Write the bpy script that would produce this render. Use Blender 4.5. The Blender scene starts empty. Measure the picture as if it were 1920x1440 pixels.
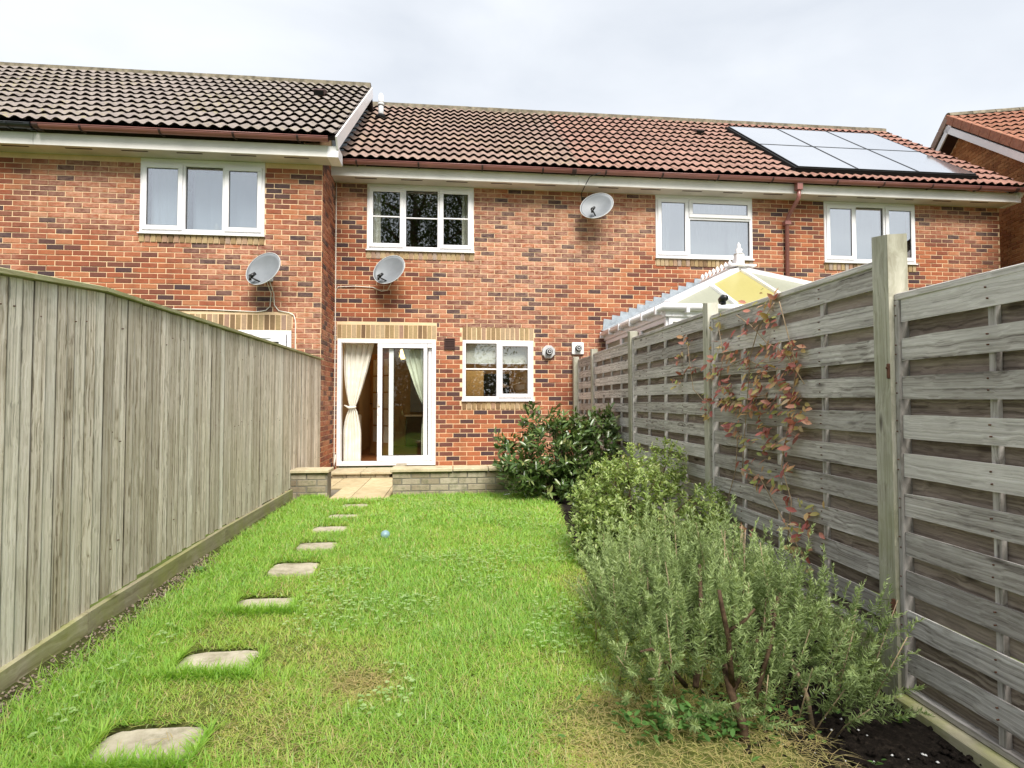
import bpy, math, random
import numpy as np
from mathutils import Vector, Matrix

random.seed(7)
rng = np.random.default_rng(11)
S = bpy.context.scene
COL = S.collection

# ---------------------------------------------------------------- camera
EYE = 1.30
cam_d = bpy.data.cameras.new("camera")
cam = bpy.data.objects.new("camera", cam_d)
COL.objects.link(cam)
cam.location = (0, 0, EYE)
cam.rotation_euler = (math.pi / 2 + 0.0301, 0, -0.103)
cam_d.sensor_width = 36
cam_d.lens = 1068.4 / 1920 * 36
cam_d.clip_start = 0.05
cam_d.clip_end = 900
S.camera = cam

# ---------------------------------------------------------------- world: overcast sky
SUN_DIR = Vector((0.12, -0.66, 0.80)).normalized()      # towards the sun
elev = math.asin(SUN_DIR.z)
azim = math.atan2(SUN_DIR.x, SUN_DIR.y)
W = bpy.data.worlds.new("World")
S.world = W
W.use_nodes = True
nt = W.node_tree
nt.nodes.clear()
o = nt.nodes.new("ShaderNodeOutputWorld")
bg = nt.nodes.new("ShaderNodeBackground")
bg.inputs["Strength"].default_value = 0.1
sky = nt.nodes.new("ShaderNodeTexSky")
sky.sky_type = 'NISHITA'
sky.sun_disc = False
sky.sun_elevation = elev
sky.sun_rotation = azim
tc = nt.nodes.new("ShaderNodeTexCoord")
mp = nt.nodes.new("ShaderNodeMapping")
mp.inputs["Scale"].default_value = (1.0, 1.0, 2.6)
mp.inputs["Location"].default_value = (1.3, 0.4, 0.2)
nz = nt.nodes.new("ShaderNodeTexNoise")
nz.inputs["Scale"].default_value = 2.3
nz.inputs["Detail"].default_value = 6
nz.inputs["Roughness"].default_value = 0.5
nz.inputs["Distortion"].default_value = 0.3
cr = nt.nodes.new("ShaderNodeValToRGB")
cr.color_ramp.elements[0].position = 0.33
cr.color_ramp.elements[0].color = (3.16, 3.34, 3.60, 1)
cr.color_ramp.elements[1].position = 0.68
cr.color_ramp.elements[1].color = (4.05, 4.18, 4.34, 1)
mx = nt.nodes.new("ShaderNodeMix")
mx.data_type = 'RGBA'
mx.inputs[0].default_value = 0.93
L = nt.links.new
L(tc.outputs["Generated"], mp.inputs["Vector"])
L(mp.outputs[0], nz.inputs["Vector"])
L(nz.outputs["Fac"], cr.inputs[0])
L(sky.outputs[0], mx.inputs[6])
L(cr.outputs[0], mx.inputs[7])
L(mx.outputs[2], bg.inputs["Color"])
L(bg.outputs[0], o.inputs["Surface"])

sd = bpy.data.lights.new("sun", 'SUN')
sd.energy = 2.5
sd.angle = math.radians(30)
sd.color = (1.0, 0.95, 0.87)
sun = bpy.data.objects.new("sun", sd)
sun.rotation_euler = (-SUN_DIR).to_track_quat('-Z', 'Y').to_euler()
sun.location = (-6, -8, 14)
COL.objects.link(sun)

S.view_settings.view_transform = 'Standard'
S.view_settings.look = 'None'
S.view_settings.gamma = 1
S.view_settings.use_curve_mapping = False
S.view_settings.exposure = 1.36
S.render.engine = 'CYCLES'
S.cycles.max_bounces = 7
S.cycles.transparent_max_bounces = 12
S.cycles.caustics_reflective = False
S.cycles.caustics_refractive = False

# ================================================================ helpers
WM = {}                                    # world matrix of every built object


def props(o, label=None, cat=None, group=None, kind=None):
    if label: o["label"] = label
    if cat: o["category"] = cat
    if group: o["group"] = group
    if kind: o["kind"] = kind
    return o


def place(o, M, parent=None):
    COL.objects.link(o)
    WM[o] = M
    if parent is not None:
        o.parent = parent
        o.matrix_parent_inverse = WM[parent].inverted()
    o.matrix_basis = M
    return o


def thing(name, loc, label=None, cat=None, group=None, rz=0):
    o = bpy.data.objects.new(name, None)
    o.empty_display_size = 0.1
    place(o, Matrix.Translation(loc) @ Matrix.Rotation(rz, 4, 'Z'))
    return props(o, label, cat, group)


def frame_matrix(loc, u, up):
    """x axis along u, z axis along up, y completes"""
    u = Vector(u).normalized()
    up = Vector(up)
    y = up.cross(u).normalized()
    up = u.cross(y).normalized()
    return Matrix(((u.x, y.x, up.x, loc[0]), (u.y, y.y, up.y, loc[1]), (u.z, y.z, up.z, loc[2]), (0, 0, 0, 1)))


class MB:
    """collects shapes into one mesh, in world coordinates"""

    def __init__(s):
        s.v = []
        s.f = []
        s.mi = []
        s.sm = []
        s.tint = []

    def add(s, vs, fs, mi=0, smooth=False, tint=0.5):
        b = len(s.v)
        s.v += [tuple(p) for p in vs]
        s.tint += [tint] * len(vs)
        for f in fs:
            s.f.append(tuple(i + b for i in f))
            s.mi.append(mi)
            s.sm.append(smooth)

    def box(s, x0, x1, y0, y1, z0, z1, mi=0, tint=0.5, M=None):
        v = [(x0, y0, z0), (x1, y0, z0), (x1, y1, z0), (x0, y1, z0), (x0, y0, z1), (x1, y0, z1), (x1, y1, z1), (x0, y1, z1)]
        if M is not None:
            v = [M @ Vector(p) for p in v]
        s.add(v, [(0, 3, 2, 1), (4, 5, 6, 7), (0, 1, 5, 4), (1, 2, 6, 5), (2, 3, 7, 6), (3, 0, 4, 7)], mi, False, tint)
        return s

    def bbox(s, x0, x1, y0, y1, z0, z1, c=0.004, mi=0, tint=0.5, M=None):
        """box with chamfered edges"""
        vs = []
        xs, ys, zs = (x0, x1), (y0, y1), (z0, z1)
        idx = {}
        for a in (0, 1):
            for b in (0, 1):
                for d in (0, 1):
                    sx = c if a == 0 else -c
                    sy = c if b == 0 else -c
                    sz = c if d == 0 else -c
                    X, Y, Z = xs[a], ys[b], zs[d]
                    for k, p in enumerate(((X, Y + sy, Z + sz), (X + sx, Y, Z + sz), (X + sx, Y + sy, Z))):
                        idx[(a, b, d, k)] = len(vs)
                        vs.append(p)
        g = lambda a, b, d, k: idx[(a, b, d, k)]
        fs = [(g(0, 0, 0, 0), g(0, 0, 1, 0), g(0, 1, 1, 0), g(0, 1, 0, 0)), (g(1, 0, 0, 0), g(1, 1, 0, 0), g(1, 1, 1, 0), g(1, 0, 1, 0)),
              (g(0, 0, 0, 1), g(1, 0, 0, 1), g(1, 0, 1, 1), g(0, 0, 1, 1)), (g(0, 1, 0, 1), g(0, 1, 1, 1), g(1, 1, 1, 1), g(1, 1, 0, 1)),
              (g(0, 0, 0, 2), g(0, 1, 0, 2), g(1, 1, 0, 2), g(1, 0, 0, 2)), (g(0, 0, 1, 2), g(1, 0, 1, 2), g(1, 1, 1, 2), g(0, 1, 1, 2))]
        for a in (0, 1):
            for b in (0, 1):
                fs.append((g(a, b, 0, 0), g(a, b, 1, 0), g(a, b, 1, 1), g(a, b, 0, 1)))
        for a in (0, 1):
            for d in (0, 1):
                fs.append((g(a, 0, d, 0), g(a, 1, d, 0), g(a, 1, d, 2), g(a, 0, d, 2)))
        for b in (0, 1):
            for d in (0, 1):
                fs.append((g(0, b, d, 1), g(1, b, d, 1), g(1, b, d, 2), g(0, b, d, 2)))
        for a in (0, 1):
            for b in (0, 1):
                for d in (0, 1):
                    fs.append((g(a, b, d, 0), g(a, b, d, 1), g(a, b, d, 2)))
        if M is not None:
            vs = [M @ Vector(p) for p in vs]
        s.add(vs, fs, mi, False, tint)
        return s

    def tube(s, pts, r, n=8, mi=0, caps=True, smooth=True, tint=0.5):
        pts = [Vector(p) for p in pts]
        rs = r if isinstance(r, (list, tuple)) else [r] * len(pts)
        ring = []
        prev = None
        for i, p in enumerate(pts):
            t = (pts[min(i + 1, len(pts) - 1)] - pts[max(i - 1, 0)])
            if t.length < 1e-9: t = Vector((0, 0, 1))
            t.normalize()
            if prev is None:
                a = t.orthogonal().normalized()
            else:
                a = prev - t * prev.dot(t)
                a = a.normalized() if a.length > 1e-6 else t.orthogonal().normalized()
            prev = a
            b = t.cross(a)
            ring.append([p + (a * math.cos(2 * math.pi * k / n) + b * math.sin(2 * math.pi * k / n)) * rs[i] for k in range(n)])
        vs = [q for rr in ring for q in rr]
        fs = []
        for i in range(len(pts) - 1):
            for k in range(n):
                k2 = (k + 1) % n
                fs.append((i * n + k, i * n + k2, (i + 1) * n + k2, (i + 1) * n + k))
        if caps:
            fs.append(tuple(range(n - 1, -1, -1)))
            fs.append(tuple((len(pts) - 1) * n + k for k in range(n)))
        s.add(vs, fs, mi, smooth, tint)
        return s

    def prism(s, prof, x0, x1, mi=0, M=None):
        """profile in (y, z) extruded along x"""
        n = len(prof)
        vs = [(x0, y, z) for y, z in prof] + [(x1, y, z) for y, z in prof]
        fs = [tuple(range(n)), tuple(range(2 * n - 1, n - 1, -1))] + [(i, n + i, n + (i + 1) % n, (i + 1) % n) for i in range(n)]
        if M is not None:
            vs = [M @ Vector(p) for p in vs]
        s.add(vs, fs, mi)
        return s

    def mesh(s, name):
        me = bpy.data.meshes.new(name)
        me.from_pydata(s.v, [], s.f)
        me.polygons.foreach_set("material_index", s.mi)
        me.polygons.foreach_set("use_smooth", s.sm)
        at = me.attributes.new("tint", 'FLOAT', 'POINT')
        at.data.foreach_set("value", s.tint)
        me.update()
        return me

    def build(s, name, mats, parent=None, kind=None, recenter=True):
        me = s.mesh(name)
        for m in (mats if isinstance(mats, (list, tuple)) else [mats]):
            me.materials.append(m)
        o = bpy.data.objects.new(name, me)
        M = Matrix()
        if recenter and s.v:
            a = np.array([tuple(p) for p in s.v])
            lo, hi = a.min(0), a.max(0)
            c = Vector(((lo[0] + hi[0]) / 2, (lo[1] + hi[1]) / 2, lo[2]))
            me.transform(Matrix.Translation(-c))
            M = Matrix.Translation(c)
        place(o, M, parent)
        if kind: o["kind"] = kind
        return o


def inst(name, me, M, parent, tint=None):
    o = bpy.data.objects.new(name, me)
    place(o, M, parent)
    if tint is not None: o.color = (tint, random.random(), random.random(), 1)
    return o


def np_object(name, V, F, mat, parent=None, kind=None, tint=None, smooth=False):
    """V (n,3), F (m,k) numpy"""
    me = bpy.data.meshes.new(name)
    V = np.asarray(V, dtype=np.float32)
    F = np.asarray(F, dtype=np.int32)
    me.vertices.add(len(V))
    me.vertices.foreach_set("co", V.ravel())
    m, k = F.shape
    me.loops.add(m * k)
    me.loops.foreach_set("vertex_index", F.ravel())
    me.polygons.add(m)
    me.polygons.foreach_set("loop_start", np.arange(0, m * k, k, dtype=np.int32))
    me.polygons.foreach_set("loop_total", np.full(m, k, dtype=np.int32))
    if smooth: me.polygons.foreach_set("use_smooth", np.ones(m, dtype=bool))
    me.update(calc_edges=True)
    if tint is not None:
        at = me.attributes.new("tint", 'FLOAT', 'POINT')
        at.data.foreach_set("value", np.asarray(tint, dtype=np.float32))
    me.materials.append(mat)
    o = bpy.data.objects.new(name, me)
    place(o, Matrix(), parent)
    if kind: o["kind"] = kind
    return o


def nrm(a):
    return a / np.maximum(np.linalg.norm(a, axis=-1, keepdims=True), 1e-9)


def scatter(tv, tf, C, D, N, LN, WD, tint, jit=None):
    """template verts tv (a along, b across, c normal) placed at C with direction D, normal N, length LN, width WD"""
    D = nrm(D)
    Sd = nrm(np.cross(N, D))
    Nn = np.cross(D, Sd)
    k = len(tv)
    n = len(C)
    V = (C[:, None, :] + tv[None, :, 0:1] * (D * LN[:, None])[:, None, :] + tv[None, :, 1:2] * (Sd * WD[:, None])[:, None, :]
         + tv[None, :, 2:3] * (Nn * LN[:, None])[:, None, :])
    F = tf[None, :, :] + (np.arange(n) * k)[:, None, None]
    return V.reshape(-1, 3), F.reshape(-1, tf.shape[1]), np.repeat(tint, k)


LEAF_V = np.array([(0, 0, 0), (.3, .42, .03), (.65, .40, .0), (1, 0, -.10), (.65, -.40, .0), (.3, -.42, .03), (.35, 0, -.03), (.68, 0, -.05)], float)
LEAF_F = np.array([(0, 6, 1), (1, 6, 7), (1, 7, 2), (2, 7, 3), (0, 5, 6), (5, 7, 6), (5, 4, 7), (4, 3, 7)])
LEAF4_V = np.array([(0, 0, 0), (.45, .5, .04), (1, 0, -.08), (.45, -.5, .04)], float)
LEAF4_F = np.array([(0, 2, 1), (0, 3, 2)])
BLADE_V = np.array([(0, .5, 0), (0, -.5, 0), (.55, .38, .10), (.55, -.38, .10), (1, 0, .36)], float)
BLADE_F = np.array([(0, 1, 3), (0, 3, 2), (2, 3, 4)])

# ================================================================ materials
MATS = {}


def newmat(name):
    m = bpy.data.materials.new(name)
    m.use_nodes = True
    n = m.node_tree
    n.nodes.clear()
    out = n.nodes.new("ShaderNodeOutputMaterial")
    p = n.nodes.new("ShaderNodeBsdfPrincipled")
    n.links.new(p.outputs[0], out.inputs[0])
    return m, n, p


def pos(n, scale=(1, 1, 1), rnd=0.0):
    g = n.nodes.new("ShaderNodeNewGeometry")
    mp = n.nodes.new("ShaderNodeMapping")
    mp.inputs["Scale"].default_value = scale
    n.links.new(g.outputs["Position"], mp.inputs["Vector"])
    if rnd:
        oi = n.nodes.new("ShaderNodeObjectInfo")
        m = n.nodes.new("ShaderNodeMath")
        m.operation = 'MULTIPLY'
        m.inputs[1].default_value = rnd
        n.links.new(oi.outputs["Random"], m.inputs[0])
        n.links.new(m.outputs[0], mp.inputs["Location"])
    return mp.outputs[0]


def noise(n, vec, scale, detail=4, rough=0.55, dist=0.0):
    t = n.nodes.new("ShaderNodeTexNoise")
    t.inputs["Scale"].default_value = scale
    t.inputs["Detail"].default_value = detail
    t.inputs["Roughness"].default_value = rough
    t.inputs["Distortion"].default_value = dist
    n.links.new(vec, t.inputs["Vector"])
    return t.outputs["Fac"]


def ramp(n, fac, stops, interp='LINEAR'):
    r = n.nodes.new("ShaderNodeValToRGB")
    r.color_ramp.interpolation = interp
    e = r.color_ramp.elements
    while len(e) < len(stops): e.new(0.5)
    for i, (p, c) in enumerate(stops):
        e[i].position = p
        e[i].color = tuple(c) + (1,) if len(c) == 3 else c
    n.links.new(fac, r.inputs[0])
    return r.outputs[0]


def grey(a): return (a, a, a)


def mix(n, fac, a, b, mode='MIX'):
    m = n.nodes.new("ShaderNodeMix")
    m.data_type = 'RGBA'
    m.blend_type = mode
    for s, x in ((0, fac), (6, a), (7, b)):
        if isinstance(x, (int, float)): m.inputs[s].default_value = x
        elif isinstance(x, tuple): m.inputs[s].default_value = tuple(x) + (1,)
        else: n.links.new(x, m.inputs[s])
    return m.outputs[2]


def mth(n, op, a, b=None):
    m = n.nodes.new("ShaderNodeMath")
    m.operation = op
    for s, x in ((0, a), (1, b)):
        if x is None: continue
        if isinstance(x, (int, float)): m.inputs[s].default_value = x
        else: n.links.new(x, m.inputs[s])
    return m.outputs[0]


def bump(n, p, h, strength=0.4, dist=0.01):
    b = n.nodes.new("ShaderNodeBump")
    b.inputs["Strength"].default_value = strength
    b.inputs["Distance"].default_value = dist
    n.links.new(h, b.inputs["Height"])
    n.links.new(b.outputs[0], p.inputs["Normal"])


def setp(p, rough=0.8, spec=0.3, metal=0.0):
    p.inputs["Roughness"].default_value = rough
    p.inputs["Specular IOR Level"].default_value = spec
    p.inputs["Metallic"].default_value = metal


def plain(name, col, rough=0.6, spec=0.3, var=0.12, scale=6, metal=0.0, bmp=0.0):
    m, n, p = newmat(name)
    v = pos(n)
    f = noise(n, v, scale, 5)
    dark = tuple(c * (1 - var) for c in col)
    lite = tuple(min(1, c * (1 + var)) for c in col)
    n.links.new(ramp(n, f, [(0.3, dark), (0.7, lite)]), p.inputs["Base Color"])
    setp(p, rough, spec, metal)
    if bmp: bump(n, p, noise(n, v, scale * 12, 4), bmp, 0.004)
    MATS[name] = m
    return m


def tint_source(n, joined):
    if joined:
        a = n.nodes.new("ShaderNodeAttribute")
        a.attribute_name = "tint"
        return a.outputs["Fac"]
    oi = n.nodes.new("ShaderNodeObjectInfo")
    s = n.nodes.new("ShaderNodeSeparateColor")
    n.links.new(oi.outputs["Color"], s.inputs[0])
    return s.outputs[0]


BR_RED = [(0.0, (.052, .036, .044)), (.09, (.075, .040, .042)), (.13, (.14, .052, .042)), (.26, (.21, .065, .037)), (.45, (.33, .090, .041)),
          (.68, (.43, .124, .049)), (.88, (.48, .158, .063)), (1.0, (.50, .20, .09))]
BR_ORANGE = [(0, (.42, .15, .05)), (.5, (.58, .23, .075)), (1, (.68, .31, .12))]
BR_BUFF = [(0, (.20, .13, .07)), (.2, (.34, .23, .11)), (.5, (.48, .36, .18)), (.75, (.55, .42, .26)), (.9, (.40, .24, .16)), (1, (.47, .42, .36))]
BR_GARDEN = [(0, (.30, .25, .17)), (.5, (.44, .38, .27)), (1, (.56, .50, .38))]


def brick_mat(name, stops, joined, wash=0.60, moss=0.0):
    m, n, p = newmat(name)
    t = tint_source(n, joined)
    v = pos(n)
    col = ramp(n, t, stops)
    f1 = noise(n, pos(n, (1, 1, 2.2)), 22, 5, 0.7)
    # fire-marks: darker and paler flecks within one brick
    col = mix(n, ramp(n, f1, [(.35, grey(0)), (.62, grey(.45))]), mix(n, 0.38, col, (.05, .025, .025)), col)
    # pale salt bloom, in broad areas and broken up over each face
    big = noise(n, pos(n, (1, 1, 1.3)), 0.45, 3, 0.5)
    fine = noise(n, pos(n, (1, 1, 1.8)), 13, 5, 0.7)
    w = mth(n, 'MULTIPLY', ramp(n, big, [(.44, grey(0.10)), (.62, grey(1))]), ramp(n, fine, [(.33, grey(0)), (.60, grey(wash))]))
    w = mth(n, 'MULTIPLY', w, ramp(n, t, [(0, grey(.35)), (.3, grey(.7)), (1, grey(1))]))
    col = mix(n, w, col, (.66, .43, .32))
    stk = ramp(n, noise(n, pos(n, (2.6, 2.6, .35)), 1.0, 5, .65), [(.50, grey(0)), (.70, grey(.42))])
    col = mix(n, stk, col, (.11, .055, .035))
    if moss:
        mm = noise(n, v, 9, 5, 0.7)
        col = mix(n, ramp(n, mm, [(.5, grey(0)), (.68, grey(moss))]), col, (.12, .13, .07))
    n.links.new(col, p.inputs["Base Color"])
    setp(p, 0.88, 0.2)
    bump(n, p, noise(n, v, 95, 4, 0.65), 0.55, 0.006)
    MATS[name] = m
    return m


brick_mat("brick_red", BR_RED, False); brick_mat("brick_red_j", BR_RED, True)
brick_mat("brick_orange", BR_ORANGE, False, 0.15); brick_mat("brick_orange_j", BR_ORANGE, True, 0.15)
brick_mat("brick_buff", BR_BUFF, False, 0.1); brick_mat("brick_buff_j", BR_BUFF, True, 0.1)
brick_mat("brick_garden", BR_GARDEN, False, 0.0, 0.7)


def mortar(name, col, dirt=0.3):
    m, n, p = newmat(name)
    v = pos(n)
    f = noise(n, v, 5, 5)
    f2 = noise(n, v, 70, 3)
    c = ramp(n, f, [(.3, tuple(x * (1 - dirt) for x in col)), (.7, col)])
    c = mix(n, ramp(n, f2, [(.3, grey(0)), (.7, grey(.25))]), c, tuple(x * .7 for x in col))
    n.links.new(c, p.inputs["Base Color"])
    setp(p, 0.95, 0.1)
    bump(n, p, f2, 0.5, 0.004)
    MATS[name] = m


mortar("mortar", (.82, .60, .38), .18)
mortar("mortar_pale", (.60, .55, .46))
mortar("mortar_orange", (.80, .50, .28), .15)
mortar("mortar_garden", (.23, .21, .17))


def tile_mat(name, base, lichen):
    m, n, p = newmat(name)
    v = pos(n)
    t = tint_source(n, False)
    f = noise(n, v, 9, 6, 0.7)
    c = ramp(n, t, [(0, tuple(x * .78 for x in base)), (.5, base), (1, tuple(min(1, x * 1.14) for x in base))])
    c = mix(n, ramp(n, f, [(.35, grey(0.6)), (.6, grey(0))]), c, tuple(x * .62 for x in base))
    f2 = noise(n, v, 30, 5, 0.75)
    c = mix(n, ramp(n, f2, [(.55, grey(0)), (.68, grey(.40))]), c, (.42, .39, .34))
    big = noise(n, v, .9, 3)
    lm = mth(n, 'MULTIPLY', ramp(n, big, [(.45, grey(.15)), (.62, grey(1))]), ramp(n, noise(n, v, 18, 5, .7), [(.52, grey(0)), (.62, grey(lichen))]))
    c = mix(n, lm, c, (.30, .27, .09))
    dk = ramp(n, noise(n, v, 14, 5, .75), [(.60, grey(0)), (.67, grey(.8))])
    c = mix(n, dk, c, (.07, .06, .045))
    n.links.new(c, p.inputs["Base Color"])
    setp(p, 0.9, 0.2)
    bump(n, p, noise(n, v, 120, 3), 0.4, 0.004)
    MATS[name] = m


tile_mat("tile_taupe", (.275, .235, .215), .7)
tile_mat("tile_brown", (.31, .215, .18), .5)
tile_mat("tile_pink", (.35, .205, .165), .25)
tile_mat("tile_red", (.33, .17, .135), .2)
tile_mat("tile_terracotta", (.32, .14, .09), .15)
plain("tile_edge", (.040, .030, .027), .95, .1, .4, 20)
plain("mortar_ridge", (.20, .175, .13), .95, .1, .5, 9, bmp=.5)
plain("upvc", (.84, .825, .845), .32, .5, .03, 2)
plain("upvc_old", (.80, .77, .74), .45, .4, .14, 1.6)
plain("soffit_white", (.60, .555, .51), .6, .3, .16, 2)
plain("gutter_brown", (.27, .11, .095), .34, .5, .15, 3)
plain("gutter_dark", (.05, .025, .023), .5, .4, .2, 3)
plain("gutter_black", (.012, .014, .018), .35, .5, .1, 3)
plain("lead", (.30, .34, .38), .55, .5, .3, 9, bmp=.6)
plain("black_plastic", (.012, .012, .013), .4, .5, .2, 6)
plain("dish_grey", (.20, .215, .235), .5, .4, .10, 7)
plain("white_cable", (.78, .74, .66), .5, .3, .05, 3)
plain("flue_grey", (.50, .51, .52), .5, .4, .1, 6)
plain("vent_brown", (.06, .03, .025), .6, .3, .1, 8)
plain("gasket", (.03, .03, .035), .6, .3, .1, 8)
plain("lawn_base", (.10, .13, .035), 1, .05, .35, 5, bmp=.6)
plain("rust", (.11, .05, .03), .8, .3, .3, 20)
plain("floor_wood", (.22, .085, .03), .4, .4, .3, 4)
plain("pine", (.42, .22, .08), .45, .4, .22, 5)
plain("room_wall", (.42, .29, .15), .9, .1, .06, 2)
plain("room_dark", (.10, .085, .065), .9, .1, .06, 2)
plain("net_curtain", (.84, .88, .90), .9, .1, .05, 4)
plain("blind_cream", (.80, .78, .70), .9, .1, .04, 3)
plain("radiator", (.78, .76, .68), .35, .5, .03, 3)
plain("cabinet", (.55, .42, .22), .5, .3, .08, 3)
plain("blue_glass", (.22, .34, .38), .35, .4, .1, 10)
plain("stone_chip", (.26, .21, .16), .95, .1, .6, 60)
plain("deep_black", (.01, .01, .01), .8, .2, .1, 3)
plain("bark", (.10, .065, .042), .95, .1, .5, 40, bmp=.8)
plain("twig_pale", (.36, .27, .18), .9, .1, .4, 30)
plain("label_white", (.82, .82, .82), .4, .4, .03, 3)

# solar cell surface
m, n, p = newmat("solar_glass")
v = pos(n)
n.links.new(ramp(n, noise(n, v, 1.5, 3), [(.3, (.60, .63, .68)), (.7, (.66, .69, .74))]), p.inputs["Base Color"])
setp(p, 0.09, 0.5, .8)
p.inputs['IOR'].default_value = 2.4
p.inputs['Coat IOR'].default_value = 2.0
p.inputs["Coat Weight"].default_value = 1.0
p.inputs["Coat Roughness"].default_value = 0.04
MATS["solar_glass"] = m

# curtain fabric
m, n, p = newmat("curtain")
v = pos(n)
n.links.new(ramp(n, noise(n, v, 7, 4), [(.3, (.66, .63, .54)), (.7, (.80, .78, .70))]), p.inputs["Base Color"])
setp(p, 0.95, 0.1)
p.inputs["Sheen Weight"].default_value = 0.2
bump(n, p, noise(n, pos(n, (1, 1, .3)), 40, 4), 0.5, 0.006)
MATS["curtain"] = m

# glass: thin pane that reflects and lets the room show
def glass(name, boost, base, tint):
    m = bpy.data.materials.new(name)
    m.use_nodes = True
    n = m.node_tree
    n.nodes.clear()
    out = n.nodes.new("ShaderNodeOutputMaterial")
    tr = n.nodes.new("ShaderNodeBsdfTransparent")
    tr.inputs[0].default_value = tint + (1,)
    gl = n.nodes.new("ShaderNodeBsdfGlossy")
    gl.inputs["Roughness"].default_value = 0.0
    fr = n.nodes.new("ShaderNodeFresnel")
    ge = n.nodes.new("ShaderNodeNewGeometry")           # same reflectance on both faces of the pane
    n.links.new(mth(n, 'ADD', 1.5, mth(n, 'MULTIPLY', ge.outputs["Backfacing"], 1 / 1.5 - 1.5)), fr.inputs["IOR"])
    f = mth(n, 'ADD', mth(n, 'MULTIPLY', fr.outputs[0], boost), base)
    b = n.nodes.new("ShaderNodeBump")
    b.inputs["Strength"].default_value = 0.06
    b.inputs["Distance"].default_value = 0.02
    n.links.new(noise(n, pos(n), 1.6, 2), b.inputs["Height"])
    n.links.new(b.outputs[0], gl.inputs["Normal"])
    ms = n.nodes.new("ShaderNodeMixShader")
    n.links.new(f, ms.inputs[0])
    n.links.new(tr.outputs[0], ms.inputs[1])
    n.links.new(gl.outputs[0], ms.inputs[2])
    n.links.new(ms.outputs[0], out.inputs[0])
    MATS[name] = m


glass("glass", 1.9, 0.08, (.96, .98, .97))
glass("glass_coated", 1.2, 0.36, (.92, .97, 1.0))
glass("glass_bright", 1.2, 0.55, (.95, 1, 1))
glass("glass_door", .8, 0.0, (.97, .99, .975))

# polycarbonate roof sheet
def poly(name, col):
    m, n, p = newmat(name)
    n.links.new(ramp(n, noise(n, pos(n), 25, 4), [(.3, tuple(c * .9 for c in col)), (.7, col)]), p.inputs["Base Color"])
    setp(p, 0.3, 0.5)
    p.inputs["Emission Strength"].default_value = 0
    # light comes through the sheet
    tl = n.nodes.new("ShaderNodeBsdfTranslucent")
    tl.inputs[0].default_value = col + (1,)
    ms = n.nodes.new("ShaderNodeMixShader")
    ms.inputs[0].default_value = 0.45
    out = [x for x in n.nodes if x.type == 'OUTPUT_MATERIAL'][0]
    n.links.new(p.outputs[0], ms.inputs[1])
    n.links.new(tl.outputs[0], ms.inputs[2])
    n.links.new(ms.outputs[0], out.inputs[0])
    MATS[name] = m


poly("poly_opal", (.55, .56, .45))
poly("poly_yellow", (.66, .60, .24))


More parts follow.
